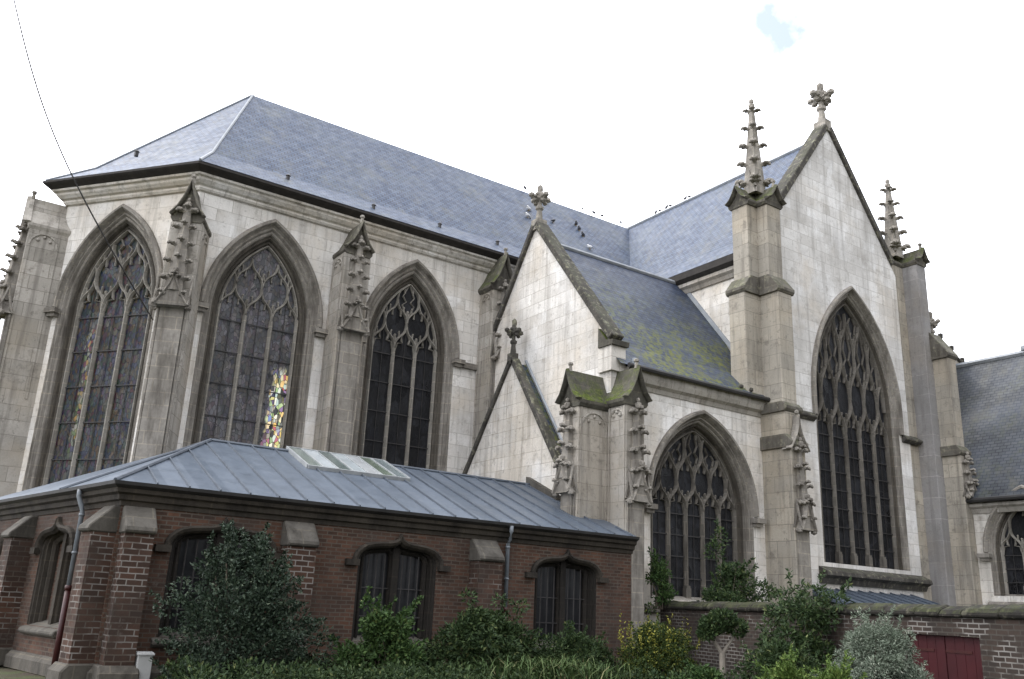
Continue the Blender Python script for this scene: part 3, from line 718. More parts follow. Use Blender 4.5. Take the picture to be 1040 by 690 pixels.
# string course and sill of the great window
bm = new(); lside(bm, L, [(-.1, 9.02), (.06, 9.02), (.2, 9.14), (.2, 9.22), (-.1, 9.42)], -4.2, 30.5 - GX - 2.83); obj('string_course', bm, 'coping', CH); bm = new(); lside(bm, L, [(-.1, 9.02), (.06, 9.02), (.2, 9.14), (.2, 9.22), (-.1, 9.42)], 30.5 - GX + 2.83, frr + .6)
obj('string_course', bm, 'coping', CH)
bm = new(); lside(bm, L, [(-.5, 4.0), (.36, 3.58), (.38, 3.44), (.18, 3.34), (.10, 3.16), (-.5, 3.16)], -2.2, 4.3); obj('string_course', bm, 'coping', CH)
# corner buttresses of the transept
IX, IY = 25.0, 20.72
st = lambda a, b, c: [(0, 9.05, c), (9.05, 13.55, b), (13.55, 17.1, a)]
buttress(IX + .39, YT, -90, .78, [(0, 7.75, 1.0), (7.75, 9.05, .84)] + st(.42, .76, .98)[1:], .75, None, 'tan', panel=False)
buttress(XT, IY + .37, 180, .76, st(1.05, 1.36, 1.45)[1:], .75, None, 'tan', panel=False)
Lb = frame(IX + .39, YT, -90); bm = new(); attached_pinnacle(bm, Lb, .98, 4.75, 7.9, .72); og = [(-.5, 7.5), (-.42, 7.62), (-.26, 7.85), (-.12, 8.1), (-.04, 8.4), (0, 8.75), (.04, 8.4), (.12, 8.1), (.26, 7.85), (.42, 7.62), (.5, 7.5)]; bar(bm, Lb, og, .09, 1.14, .9); lpoly(bm, Lb, og, .7, .98); blob(bm, Lb(0, 1.02, 8.85), .09)
lbox(bm, Lb, -.3, .3, .9, 1.06, .2, 4.8); obj('pinnacle', bm, 'carved', CH)
bm = new(); spire(bm, IX + .22, IY + .22, 17.95, 21.9, .54); obj('pinnacle', bm, 'spire', CH)
bm = new()
for z0, z1 in ((8.75, 9.12),): mitre(bm, [(XT - .2, 21.6), (IX - .0, 21.6)], [(-.1, z0), (.1, z0), (.2, z1 - .1), (.2, z1), (-.1, z1)])
bm.free()
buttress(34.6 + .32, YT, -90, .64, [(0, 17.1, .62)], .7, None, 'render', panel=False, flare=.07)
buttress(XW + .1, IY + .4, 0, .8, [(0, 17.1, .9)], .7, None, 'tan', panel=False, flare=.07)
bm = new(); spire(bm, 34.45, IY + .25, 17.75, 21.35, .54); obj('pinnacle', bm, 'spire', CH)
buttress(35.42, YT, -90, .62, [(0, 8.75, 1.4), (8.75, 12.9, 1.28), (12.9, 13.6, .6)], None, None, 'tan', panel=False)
Lb = frame(35.42, YT, -90); bm = new(); attached_pinnacle(bm, Lb, 1.38, 6.9, 8.7, .6); obj('pinnacle', bm, 'carved', CH)
bm = new(); fleuron(bm, 35.5, YT - .5, 13.55, 15.0, .42); obj('finial', bm, 'spire', CH)
# lead roofed passage at the foot of the transept
bm = new(); Lz = frame(GX, YT, -90)
lside(bm, Lz, [(0, 2.98), (1.9, 2.42), (1.9, 2.34), (0, 2.86)], -3.4, 3.6)
for k in range(11): u = -3.3 + k * .66; lside(bm, Lz, [(0, 2.98), (1.9, 2.42), (1.9, 2.47), (0, 3.03)], u, u + .04)
po = obj('passage_roof', bm, 'zinc', CH)
bm = new(); lbox(bm, Lz, -3.3, 3.5, 0, 1.75, 0, 2.32); obj('wall', bm, 'brick_wall', po)

# -- south chapel: gable to the east, roof running to the transept
XG = 17.92; VY, VZ = 25.35, 15.75
L = frame(XG, VY, 180)                              # u to the right when seen from the east = towards -Y
uR = VY - YV; uL = VY - YC; gs = 1.245; gl = 1.5
bm = new(); wallsheet(bm, L, [(uL, 0), (uR, 0), (uR, VZ - gs * uR), (0, VZ), (uL, VZ + gl * uL)]); obj('wall', bm, 'wall', CH)
raking(L, (uR - .02, VZ - gs * (uR - .02)), (0, VZ), -.42, .14, .24); raking(L, (uL, VZ + gl * uL), (0.01, VZ), -.42, .14, .2)
bm = new(); lbox(bm, L, uR - .55, uR + .12, -.5, .1, VZ - gs * uR - 1.0, VZ - gs * uR - .18); obj('kneeler', bm, 'pale', CH)
bm = new(); lpoly(bm, L, [(uR - .5, VZ - gs * uR - .18), (uR + .22, VZ - gs * uR - .18), (uR + .25, VZ - gs * uR - .02), (uR - .1, VZ - gs * uR + .03), (uR - .5, VZ - gs * uR + .5)], -.55, .15); obj('kneeler', bm, 'moss', CH)
bm = new(); lbox(bm, L, -.2, .2, -.35, .1, VZ - .15, VZ + .28); fleuron(bm, XG + .12, VY, VZ + .2, VZ + 1.75, .50); obj('finial', bm, 'spire', CH)
L = frame(22.0, YV, -90); bm = new(); wallsheet(bm, L, [(XG - 22, 0), (XT - 22, 0), (XT - 22, 9.5), (XG - 22, 9.5)], [hV]); obj('wall', bm, 'wall', CH)
bm = new(); mitre(bm, [(XG + .5, YV), (XT - .3, YV)], [(-.1, 8.78), (.04, 8.78), (.08, 8.92), (.2, 9.0), (.26, 9.14), (.28, 9.32), (.3, 9.40), (-.1, 9.44)]); obj('cornice', bm, 'pier', CH)
def chapel_roof():
    bm = new(); x0, x1 = XG + .1, XT + .02; zr, ye, ze = 15.25, 20.55, 9.42
    def pr(t): return .8 * t if t < .2 else .16 + (t - .2) * 1.05
    for k in range(len(TS) - 1):
        a, b = TS[k], TS[k + 1]; f = lambda x, t: V(x, ye + (VY - ye) * t, ze + (zr - ze) * pr(t))
        faces(bm, [f(x0 + .0, a), f(x1 if a > .25 else x1 - .55, a), f(x1 if b > .25 else x1 - .55, b), f(x0, b)], [(0, 1, 2, 3)])
    faces(bm, [V(x0, VY, zr), V(x1, VY, zr), V(x1, YC, 11.3), V(x0, YC, 11.3)], [(0, 1, 2, 3)])
    ro = obj('roof', bm, 'slate_moss', CH)
    bm = new(); tube(bm, [(x0, VY, zr + .04), (x1, VY, zr + .04)], .09, 6)
    f = lambda t: V(XT - .04, ye + (VY - ye) * t, ze + (zr - ze) * pr(t))
    pts = [f(.22), f(.5), f(1)]
    faces(bm, [p + V(0, 0, d) for d in (.02, .3) for p in pts] + [p + V(.08, 0, d) for d in (.02, .3) for p in pts], [(0, 1, 4, 3), (1, 2, 5, 4), (3, 4, 10, 9), (4, 5, 11, 10)])
    obj('flashing', bm, 'lead', ro)
    bm = new(); pts = [(x0 + .3, ye - .05, ze - .02), (x1 - .45, ye - .05, ze - .04)]
    tube(bm, pts, .085, 8); obj('gutter', bm, 'gutter', ro)
    bm = new(); tube(bm, [(18.55, ye - .05, ze), (18.55, ye - .05, ze - .25), (18.55, YV - .12, ze - .7), (18.55, YV - .12, .4)], .06, 8); lathe(bm, (18.55, ye - .05, ze - .05), [(.10, 0), (.12, .18), (.05, .3)], 8); obj('downpipe', bm, 'zincpipe', ro)
    for x, t in ((23.9, .05), (24.3, .03)):
        bm = new(); blob(bm, V(x, ye + (VY - ye) * t, ze + .12 + t * 4), .09); obj('moss_tuft', bm, M['coping'], ro)
chapel_roof()
# pair of angle buttresses at the chapel corner, with mossy saddleback heads
buttress(XG + .25, YV, -90, .74, [(0, 8.05, .86)], 1.15, (5.0, 8.15, .72), 'pier', capmat='moss')
buttress(XG, YV + .40, 180, .78, [(0, 7.95, 1.28)], 1.1, (5.2, 8.1, .72), 'pier', capmat='moss')
# low gabled annexe in front of the chapel gable
XS = 17.3; SY, SZ = 25.65, 10.35
L = frame(XS, SY, 180); ss = 1.42
bm = new(); wallsheet(bm, L, [(-3.1, 0), (3.15, 0), (3.15, SZ - ss * 3.15), (0, SZ), (-3.1, SZ - ss * 3.1)]); obj('wall', bm, 'pale', CH)
raking(L, (3.15, SZ - ss * 3.15), (0, SZ), -.2, .12, .22); raking(L, (-3.1, SZ - ss * 3.1), (0.01, SZ), -.2, .12, .16)
bm = new(); faces(bm, [V(XS + .1, SY, SZ - .02), V(XG, SY, SZ - .02), V(XG, SY - 3.15, SZ - .02 - ss * 3.15), V(XS + .1, SY - 3.15, SZ - .02 - ss * 3.15)], [(0, 1, 2, 3)])
faces(bm, [V(XS + .1, SY, SZ - .02), V(XG, SY, SZ - .02), V(XG, SY + 3.1, SZ - .02 - ss * 3.1), V(XS + .1, SY + 3.1, SZ - .02 - ss * 3.1)], [(0, 1, 2, 3)])
ro = obj('roof', bm, 'slate_moss', CH)
bm = new(); Lg = frame(XG, SY, 180); bar(bm, Lg, [(0, SZ + .15), (3.1, SZ - ss * 3.1 + .15)], .12, .06, -.02); obj('flashing', bm, 'lead', ro)
bm = new(); lbox(bm, L, -.16, .16, -.15, .12, SZ - .1, SZ + .3); fleuron(bm, XS + .02, SY, SZ + .2, SZ + 1.6, .40); obj('finial', bm, 'coping', CH)

# -- chapel projecting at the right edge, its long side facing east
XR, YA, YB = 35.6, 20.6, 12.5
hR = pointed_window(XR, 17.2, 180, 1.75, 4.75, 3.1, .9, 1.25, 3, 1.5, 'glass_mesh', .4, bars=3, first=1.1, tmat='tracery')
L = frame(XR, 17.2, 180); bm = new(); wallsheet(bm, L, [(17.2 - YA, 0), (17.2 - YB, 0), (17.2 - YB, 6.7), (17.2 - YA, 6.7)], [hR]); obj('wall', bm, 'pale', CH)
bm = new(); mitre(bm, [(XR, YA - .1), (XR, YB)], [(-.1, 6.25), (.05, 6.25), (.12, 6.42), (.22, 6.5), (.22, 6.62), (-.1, 6.62)]); obj('cornice', bm, 'pier', CH)
bm = new(); faces(bm, [V(XR - .32, YA, 6.78), V(XR - .32, YB, 6.78), V(XR + 4, YB, 13.55), V(XR + 4, YA + 2, 13.55), V(XR - .3, YA + 2, 6.78)], [(0, 1, 2, 3, 4)])
faces(bm, [V(XR + 8.3, YA, 6.78), V(XR + 8.3, YB, 6.78), V(XR + 4, YB, 13.55), V(XR + 4, YA + 2, 13.55)], [(0, 1, 2, 3)])
faces(bm, [V(XR, YB, 0), V(XR + 8, YB, 0), V(XR + 8, YB, 7.1), V(XR + 4, YB, 13.5), V(XR, YB, 7.1)], [(0, 1, 2, 3, 4)])
ro = obj('roof', bm, 'slate_grey', CH)
bm = new(); tube(bm, [(XR + 4, YA + 2, 13.6), (XR + 4, YB, 13.6)], .13, 6); blob(bm, (XR + 4, 18.3, 13.8), .2); obj('ridge_cap', bm, 'lead', ro)
bm = new(); tube(bm, [(XR - .36, YA - .6, 6.74), (XR - .36, YB, 6.76)], .10, 8); obj('gutter', bm, 'gutter', ro)
# crocketed gable of the aisle seen past the corner
bm = new(); Lc = frame(38.3, 21.6, -90)
lpoly(bm, Lc, [(-1.6, 9), (3.4, 9), (3.4, 13.2), (0.3, 14.75), (-1.6, 14.75)], -.4, 0); cg = obj('aisle_gable', bm, 'pier', CH)
bm = new(); bar(bm, Lc, [(.1, 14.85), (3.4, 13.2)], .25, .12, -.5)
for k in range(4): crocket(bm, Lc(.55 + k * .85, -.1, 14.75 - k * .43), V(.3, 0, 1), .32)
obj('gable_coping', bm, 'coping', cg)

# ------------------------------------------------------------------ brick sacristy
SA = thing('sacristy', 'low red brick annexe with grey zinc roof and ogee headed barred windows', 'building', (10, 24, 0))
YS = 19.75; SX0 = 3.82; SX1 = 17.78; LA = 100
ld = Vector((math.cos(R(LA)), math.sin(R(LA)))); LLEN = 11.5
Ls = frame(SX0, YS, -90)                            # u = x - SX0
Ll = frame(SX0, YS, LA + 90)                        # u negative away from corner: u = -s
def ogee(a, zs, z0, rise):
    base = [(-a, z0), (-a, zs)]
    hd = [(-1, 0), (-.985, .16), (-.94, .32), (-.86, .46), (-.75, .57), (-.60, .645), (-.42, .68), (-.26, .70), (-.14, .745), (-.06, .82), (0, 1)]
    head = [(a * u, zs + rise * v) for u, v in hd]
    pts = [(-a, z0)] + head + [(-u, v) for u, v in head[-2::-1]] + [(a, z0)]
    def path(i):
        n = len(pts); out = []
        for k in range(n):
            p = Vector(pts[k]); p0 = Vector(pts[max(k - 1, 0)]); p1 = Vector(pts[min(k + 1, n - 1)])
            d = (p1 - p0).normalized(); q = Vector((d.y, -d.x)); out.append(tuple(p + q * i))
        out[0] = (out[0][0], z0); out[-1] = (out[-1][0], z0)
        return out
    return path
def sacristy_window(L, cu, hw, zs, z0, blind=False):
    LL = lambda u, w, h: L(u + cu, w, h)
    P = ogee(hw, zs, z0, .62)
    bm = new(); strip(bm, LL, P, [(0, .0), (.02, -.03), (.05, -.04), (.07, -.10), (.10, -.11), (.12, -.2), (.14, -.21), (.16, -.36)])
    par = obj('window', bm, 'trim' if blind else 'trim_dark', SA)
    hp = ogee(hw + .16, zs, zs, .70)
    bm = new(); strip(bm, LL, hp, [(0, 0), (0, .09), (.05, .13), (.11, .09), (.16, 0)])
    for s in (-1, 1): lbox(bm, LL, s * (hw + .18) - .16, s * (hw + .18) + .16, 0, .14, zs - .12, zs + .02)
    obj('hood_mould', bm, 'trim', par)
    bm = new(); wallsheet(bm, LL, P(.13), (), -.33); obj('infill' if blind else 'glass', bm, 'brick' if blind else 'glass_plain', par)
    bm = new(); g = hw - .14
    lbox(bm, LL, -.09, .09, -.31, -.14, z0, zs + .42)
    for s in (-1, 1):
        h = [(s * g * .5 + (g * .5 - .06) * u, zs + .08 + .24 * v) for u, v in ((-1, 0), (-.95, .55), (-.75, .92), (-.4, 1), (.4, 1), (.75, .92), (.95, .55), (1, 0))]
        bar(bm, LL, [(h[0][0], z0)] + h + [(h[-1][0], z0)], .12, -.18, -.32)
    up = P(.13)[1:-1]; bar(bm, LL, up, .16, -.2, -.32)
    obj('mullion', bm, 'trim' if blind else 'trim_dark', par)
    if not blind:
        bm = new()
        for s in (-1, 1):
            for k in range(1, 4): u = s * g * .5 + (k - 2) * g * .24; tube(bm, [LL(u, -.24, z0 + .05), LL(u, -.24, zs + .2)], .019, 5)
            for h in (z0 + .55, z0 + 1.2): tube(bm, [LL(s * .1, -.235, h), LL(s * g, -.235, h)], .014, 5)
        obj('window_bars', bm, 'iron', par)
    bm = new(); lside(bm, LL, [(-.34, z0 + .12), (.12, z0 - .06), (.14, z0 - .14), (.06, z0 - .2), (-.34, z0 - .2)], -hw - .12, hw + .12); obj('sill', bm, 'capstone', par, bevel=.02)
    return [(u + cu, v) for u, v in P(0)]
holes = [sacristy_window(Ls, x - SX0, 1.06, 2.72, .92) for x in (5.98, 10.27, 15.42)]
bm = new(); wallsheet(bm, Ls, [(0, .3), (SX1 - SX0, .3), (SX1 - SX0, 3.5), (0, 3.5)], holes); obj('wall', bm, 'brick', SA)
lh = [sacristy_window(Ll, -3.4, 1.05, 2.66, .95, True), sacristy_window(Ll, -8.6, 1.05, 2.66, .95, True)]
bm = new(); wallsheet(bm, Ll, [(-LLEN, .3), (0, .3), (0, 3.5), (-LLEN, 3.5)], lh); obj('wall', bm, 'brick', SA)
LE = Vector((SX0, YS)) + ld * LLEN
bm = new(); faces(bm, [V(SX1, YS, 0), V(SX1, 23, 0), V(SX1, 23, 3.6), V(SX1, YS, 3.6)], [(0, 1, 2, 3)]); faces(bm, [V(*LE, 0), V(6.2, LE.y, 0), V(6.2, LE.y, 3.6), V(*LE, 3.6)], [(0, 1, 2, 3)]); obj('wall', bm, 'brick', SA)
pth = [(LE.x, LE.y), (SX0, YS), (SX1 + .02, YS)]
bm = new(); mitre(bm, pth, [(-.1, 0), (.14, 0), (.14, .24), (.04, .36), (-.1, .36)]); obj('plinth', bm, 'plinth', SA)
bm = new(); mitre(bm, pth, [(-.1, 3.46), (.03, 3.46), (.05, 3.55), (.11, 3.58), (.13, 3.68), (.2, 3.72), (.22, 3.80), (-.1, 3.80)]); obj('cornice', bm, 'trim', SA)
bm = new(); mitre(bm, [(p[0], p[1], 0) for p in pth], [(.1, 3.805), (.22, 3.805), (.31, 3.86), (.33, 3.93), (.29, 3.93), (.27, 3.88), (.1, 3.85)]); obj('gutter', bm, 'gutter', SA)
def pier(L, u0, u1, p, lo=.0):
    bm = new(); lbox(bm, L, u0, u1, -.1, p, 0, 2.9); par = obj('buttress', bm, 'brick_pier', SA)
    bm = new(); lside(bm, L, [(-.08, 2.9), (p + .06, 2.9), (p + .09, 2.96), (p + .07, 3.03), (.16, 3.42), (.12, 3.455), (-.08, 3.455)], u0 - .03, u1 + .03); obj('capstone', bm, 'capstone', par, bevel=.025)
    bm = new(); lside(bm, L, [(-.08, 0), (p + .16, 0), (p + .16, .26), (p + .03, .40), (-.08, .40)], u0 - .1, u1 + .1); obj('plinth', bm, 'plinth', par, bevel=.03)
pier(Ls, .06, .62, .48); pier(Ls, 7.30 - SX0, 7.96 - SX0, .45); pier(Ls, 12.30 - SX0, 13.0 - SX0, .45)
pier(Ll, -.60, -.06, .48); pier(Ll, -5.75, -5.15, .48)
def sacristy_roof():
    k = .40; e = V(3.57, 19.5, 3.92); top = 24.05; zt = 3.92 + k * (top - 19.5)
    ap = V(6.6, top, zt); xe = XS
    bm = new()
    lo = [e, V(SX1 + .05, 19.5, 3.92)]; up = [ap, V(xe, top, zt)]
    faces(bm, [e, V(SX1 + .05, 19.5, 3.92), V(SX1 + .05, 20.05, 3.92 + k * .55), V(xe, 22.6, 3.92 + k * 3.1), V(xe, top, zt), ap], [(0, 1, 2, 3, 4, 5)])
    faces(bm, [V(SX1 + .05, 20.05, 3.92 + k * .55), V(XG, 20.95, 3.92 + k * 1.45), V(xe, 22.6, 3.92 + k * 3.1)], [(0, 1, 2)])
    b1 = e + V(ld.x, ld.y, 0) * 3.2
    faces(bm, [e, ap, b1], [(0, 1, 2)])
    b2 = e + V(ld.x, ld.y, 0) * (LLEN + .2)
    faces(bm, [b1, ap, V(6.2, 27.6, zt - .7), V(b2.x + 2.5, b2.y, 3.98), b2], [(0, 1, 2, 3, 4)])
    faces(bm, [ap, V(xe, top, zt), V(xe, YC, zt - 1.2), V(6.2, YC, zt - 1.2), V(6.2, 27.6, zt - .7)], [(0, 1, 2, 3, 4)])
    ro = obj('roof', bm, 'zinc', SA)
    bm = new(); n = V(0, -k, 1).normalized()
    def rp(x, y): return V(x, y, 3.92 + k * (y - 19.5))
    x = 4.4
    while x < SX1:
        # seam runs up the slope until the hip or ridge
        yt = top if x > ap.x else 19.5 + (x - e.x) * (top - 19.5) / (ap.x - e.x)
        if x > xe: yt = 20.1 + (SX1 - x) * .9
        a, b = rp(x, 19.52), rp(x, yt); d = V(.014, 0, 0)
        faces(bm, [a - d, a + d, b + d, b - d] + [q + n * .05 for q in (a - d, a + d, b + d, b - d)], [(4, 5, 6, 7), (0, 4, 7, 3), (1, 2, 6, 5), (0, 1, 5, 4)])
        x += .66
    tube(bm, [e + V(0, 0, .02), ap + V(0, 0, .03)], .045, 6); tube(bm, [ap + V(0, 0, .02), V(xe, top, zt + .02)], .05, 6)
    tube(bm, [b1 + V(0, 0, .02), ap + V(0, 0, .03)], .04, 6)
    obj('roof_seams', bm, 'seam', ro)
    bm = new(); tp = [V(xe - .02, top + .15, zt + .22), V(xe - .02, 22.5, 3.92 + k * 3.0 + .06)]
    faces(bm, [V(xe, top + .2, zt - .1), V(xe, top + .2, zt + .3), V(xe, 22.55, 3.92 + k * 3.05 + .16), V(xe, 22.55, 3.92 + k * 3.05 - .1)] + [q + V(-.18, 0, 0) for q in (V(xe, top + .2, zt - .1), V(xe, top + .2, zt + .3), V(xe, 22.55, 3.92 + k * 3.05 + .16), V(xe, 22.55, 3.92 + k * 3.05 - .1))],
          [(0, 1, 2, 3), (4, 5, 6, 7), (0, 1, 5, 4), (1, 2, 6, 5), (2, 3, 7, 6), (0, 3, 7, 4)]); obj('upstand', bm, 'capstone', ro)
    # skylight: seven sloping panes in a pale metal frame, raised above the zinc
    Rr = lambda u, v, h: rp(8.78 + u, 22.45 + v) + n * h
    W_, Hh = 3.05, 1.85; sh = .10
    bm = new()
    def rb(u0, u1, v0, v1, h0, h1): lbox(bm, lambda u, w, h: Rr(u, w, h), u0, u1, v0, v1, h0, h1)
    rb(0, W_, 0, .05, 0, .1); rb(0, W_, Hh - .05, Hh, 0, .1); 
    for i in range(8): u = W_ * i / 7; rb(u - .025, u + .025, .05, Hh - .05, 0, .105)
    sk = obj('skylight', bm, simple('pale_metal', (.20, .21, .21), (.30, .31, .31), .5, 4), ro)
    for i in range(7):
        bm = new(); u0 = W_ * i / 7 + .025; u1 = W_ * (i + 1) / 7 - .025; lbox(bm, lambda u, w, h: Rr(u, w, h), u0, u1, .05, Hh - .05, .06, .085)
        c = [(.20, .24, .22), (.55, .60, .62), (.16, .20, .19), (.52, .57, .58), (.58, .6, .6), (.18, .22, .17), (.24, .28, .28)][i]
        obj('pane', bm, simple('skylight_glass_%s' % 'abcdefg'[i], tuple(q * .5 for q in c), tuple(q * .72 for q in c), .12, 1.6, .7), sk)
sacristy_roof()
def downpipe(L, u, w, zb, brk):
    bm = new(); tube(bm, [L(u, .28, 3.86), L(u, .28, 3.72), L(u + .02, .2, 3.52), L(u + .03, w, 3.4), L(u + .03, w, brk)], .052, 10)
    for z in (3.3, 2.5): tube(bm, [L(u + .03, w, z), L(u + .03, w, z + .05)], .064, 10)
    par = obj('downpipe', bm, 'zincpipe', SA, smooth=True)
    bm = new(); tube(bm, [L(u + .03, w, brk + .02), L(u + .03, w, zb)], .062, 10); tube(bm, [L(u + .03, w, brk), L(u + .03, w, brk + .1)], .075, 10); obj('pipe_shoe', bm, 'redpipe', par, smooth=True)
downpipe(Ls, 13.35 - SX0, .1, .1, 1.72); downpipe(Ll, -1.75, .16, .0, 1.75)

bx = thing('utility_box', 'pale grey upright utility cabinet standing at the foot of the brick annexe corner', 'utility box', (4.62, 19.3, 0))
bm = new(); Lx = frame(4.62, 19.3, -90); lbox(bm, Lx, -.14, .14, -.1, .1, 0, .60); obj('cabinet', bm, simple('grey_plastic', (.30, .30, .29), (.36, .36, .35), .6, 3), bx, bevel=.01)
bm = new(); lside(bm, Lx, [(-.12, .60), (.13, .60), (.13, .63), (-.12, .66)], -.16, .16); obj('lid', bm, simple('grey_plastic_lid', (.34, .34, .33), (.4, .4, .39), .6, 3), bx)

# ------------------------------------------------------------------ boundary wall with the red gate
GW = thing('garden_wall', 'old brick boundary wall with mossy stone coping and a red double gate', 'wall', (17.4, 12, 0))
wang = -105.5726; wd = Vector((math.cos(R(wang)), math.sin(R(wang)))); Lw = frame(19.6, 20.2, wang - 90)
def GW_build():
    s = -1                                           # u is measured towards the camera side
    q = Lw(1, 0, 0) - Lw(0, 0, 0); sg = 1 if q.x * wd.x + q.y * wd.y > 0 else -1
    return lambda u, w, h: Lw(sg * u, w, h)
L = GW_build()
bm = new(); T = 1.98; e0, e1 = -.4, 20
g0, g1 = 9.75, 11.58
n = 0
for u0, u1, z0 in ((e0, g0, 0), (g0, g1, 1.66), (g1, e1, 0)): lbox(bm, L, u0, u1, -.42, 0, z0, T)
obj('wall', bm, 'brick_wall', GW)
bm = new(); u = e0
while u < e1:
    w = .5 + random.random() * .35; dz = random.uniform(-.025, .025)
    lside(bm, L, [(.07, T + .001), (.10, T + .07 + dz), (.02, T + .16 + dz), (-.2, T + .24 + dz), (-.44, T + .16 + dz), (-.5, T + .06), (-.48, T + .001)], u, u + w - .012); u += w
obj('coping', bm, 'wallcope', GW, bevel=.03)
for a, b in ((g0 + .01, (g0 + g1) / 2 - .01), ((g0 + g1) / 2 + .01, g1 - .01)):
    bm = new(); lbox(bm, L, a, b, -.16, -.11, .03, 1.65); k = 4
    for i in range(k): lbox(bm, L, a + (b - a) * i / k + .004, a + (b - a) * (i + 1) / k - .004, -.111, -.098, .03, 1.648)
    gt = obj('gate_leaf', bm, 'redwood', GW); gt['label'] = 'red painted plank gate leaf'
    bm = new()
    for h in (.4, 1.35): lbox(bm, L, a, a + (b - a) * .7, -.098, -.085, h, h + .05)
    if b < g1 - .1: lbox(bm, L, b - .06, b + .16, -.097, -.07, .72, .77); lbox(bm, L, b - .02, b + .06, -.097, -.06, .58, .66)
    obj('hinge', bm, 'redpipe', gt)

# ------------------------------------------------------------------ overhead cable
bm = new()
a = Vector((5.66, 29.55, 10.3)); pts = []
pb = frame(A0.x, A0.y, ang_apse + 90)(-1.0, .06, 10.3)
anchors = [pb, V(1.40, 16.0, 8.62), V(.12, 7.0, 5.68), V(-.12, 4.2, 4.6)]
def cat(ts):
    out = []
    P = anchors; tt = [0, .45, .82, 1]
    for t in ts:
        v = Vector((0, 0, 0))
        for i in range(4):
            k = 1
            for j in range(4):
                if j != i: k *= (t - tt[j]) / (tt[i] - tt[j])
            v += P[i] * k
        out.append(v)
    return out
tube(bm, cat([i / 40 for i in range(41)]), .024, 6, .002)
tag(obj('overhead_cable', bm, 'iron'), 'thin black cable slanting down across the leftmost pointed window to a buttress', 'cable')

# ------------------------------------------------------------------ birds
def bird_parts(light):
    c1, c2 = ((.55, .55, .55), (.7, .7, .7)) if light else ((.06, .062, .07), (.11, .112, .12))
    return simple('pale_feathers' if light else 'dark_feathers', c1, c2, .7, 12)
FE = {True: bird_parts(True), False: bird_parts(False)}; BK = simple('bird_beak', (.2, .14, .05), (.25, .17, .06), .5, 4)
def bird(p, ang, light, label, s=1.0):
    p = Vector(p); t = thing('gull' if light else 'pigeon', label, 'bird', p, 'birds resting on the slate roofs')
    d = Vector((math.cos(R(ang)), math.sin(R(ang)), 0)); rot = Matrix.Rotation(R(ang), 4, 'Z') @ Matrix.Rotation(R(-22), 4, 'Y')
    bm = new(); blob(bm, p + V(0, 0, .17 * s), .16 * s, (1.15, .62, .62), 2, rot); blob(bm, p + d * .13 * s + V(0, 0, .27 * s), .075 * s, (1, .9, 1), 2)
    tube(bm, [p + d * .08 * s + V(0, 0, .2 * s), p + d * .125 * s + V(0, 0, .26 * s)], .07 * s, 8, .055 * s)
    n = d.cross(V(0, 0, 1))
    faces(bm, [p - d * .1 * s + n * .05 * s + V(0, 0, .16 * s), p - d * .1 * s - n * .05 * s + V(0, 0, .16 * s), p - d * .32 * s - n * .05 * s + V(0, 0, .07 * s), p - d * .32 * s + n * .05 * s + V(0, 0, .07 * s), p - d * .1 * s + V(0, 0, .11 * s), p - d * .3 * s + V(0, 0, .05 * s)], [(0, 1, 2, 3), (0, 3, 5, 4), (1, 4, 5, 2), (0, 4, 1), (3, 2, 5)])
    for k in (-1, 1): blob(bm, p - d * .03 * s + n * k * .085 * s + V(0, 0, .18 * s), .13 * s, (1.25, .22, .5), 1, rot)
    obj('body', bm, FE[light], t, True)
    bm = new(); tube(bm, [p + d * .19 * s + V(0, 0, .27 * s), p + d * .25 * s + V(0, 0, .255 * s)], .02 * s, 5, .006 * s); obj('beak', bm, BK, t)
    for k in (-1, 1):
        bm = new(); tube(bm, [p + n * k * .035 * s + V(0, 0, -.03), p + n * k * .035 * s + V(0, 0, .1 * s)], .012 * s, 5); obj('leg', bm, BK, t)

def zroof(y): t = (y - 28) / 5.2; return ZE + (ZR - ZE) * gprof(t)
for x, y, a, li, lb in ((22.0, 31.8, 200, True, 'white gull sitting on the slate roof just left of the gable finial, upper of two'),
        (21.6, 31.28, 190, True, 'white gull sitting on the slate roof just left of the gable finial, lower of two'),
        (23.3, 31.55, 20, False, 'dark pigeon alone on the slate roof just right of the gable finial'),
        (24.97, 31.91, 230, False, 'dark pigeon at the top of a slanting row of three on the slate slope'),
        (24.93, 31.61, 220, False, 'dark pigeon in the middle of a slanting row of three on the slate slope'),
        (24.91, 31.27, 210, False, 'dark pigeon at the bottom of a slanting row of three on the slate slope'),
        (24.75, 30.52, 160, True, 'pale gull low on the slate slope above the chapel ridge')):
    bird((x, y, zroof(y) + .03), a, li, lb, .72)
for i, (x, a) in enumerate(((22.68, 200), (26.38, 30), (27.14, 180), (27.72, 10), (29.0, 200))):
    bird((x, RIDGE, ZR + .13), a, i in (1, 4), ('dark pigeon on the long choir ridge beside the gable finial', 'pale gull on the choir ridge, first of a loose row towards the crossing', 'dark pigeon on the choir ridge, second of a loose row towards the crossing', 'dark pigeon on the choir ridge, third of a loose row towards the crossing', 'pale gull on the choir ridge where it meets the transept roof')[i], .58)
for i, (y, a) in enumerate(((31.1, 250), (30.81, 80), (30.3, 260), (30.05, 100), (28.97, 270), (28.7, 90))):
    bird((29.6, y, ZR + .13), a, False, ('pair of pigeons lowest on the transept ridge, the left bird', 'pair of pigeons lowest on the transept ridge, the right bird', 'pair of pigeons halfway along the transept ridge, the left bird', 'pair of pigeons halfway along the transept ridge, the right bird', 'pair of pigeons highest on the transept ridge, the left bird', 'pair of pigeons highest on the transept ridge, the right bird')[i], .56)


# ------------------------------------------------------------------ plants

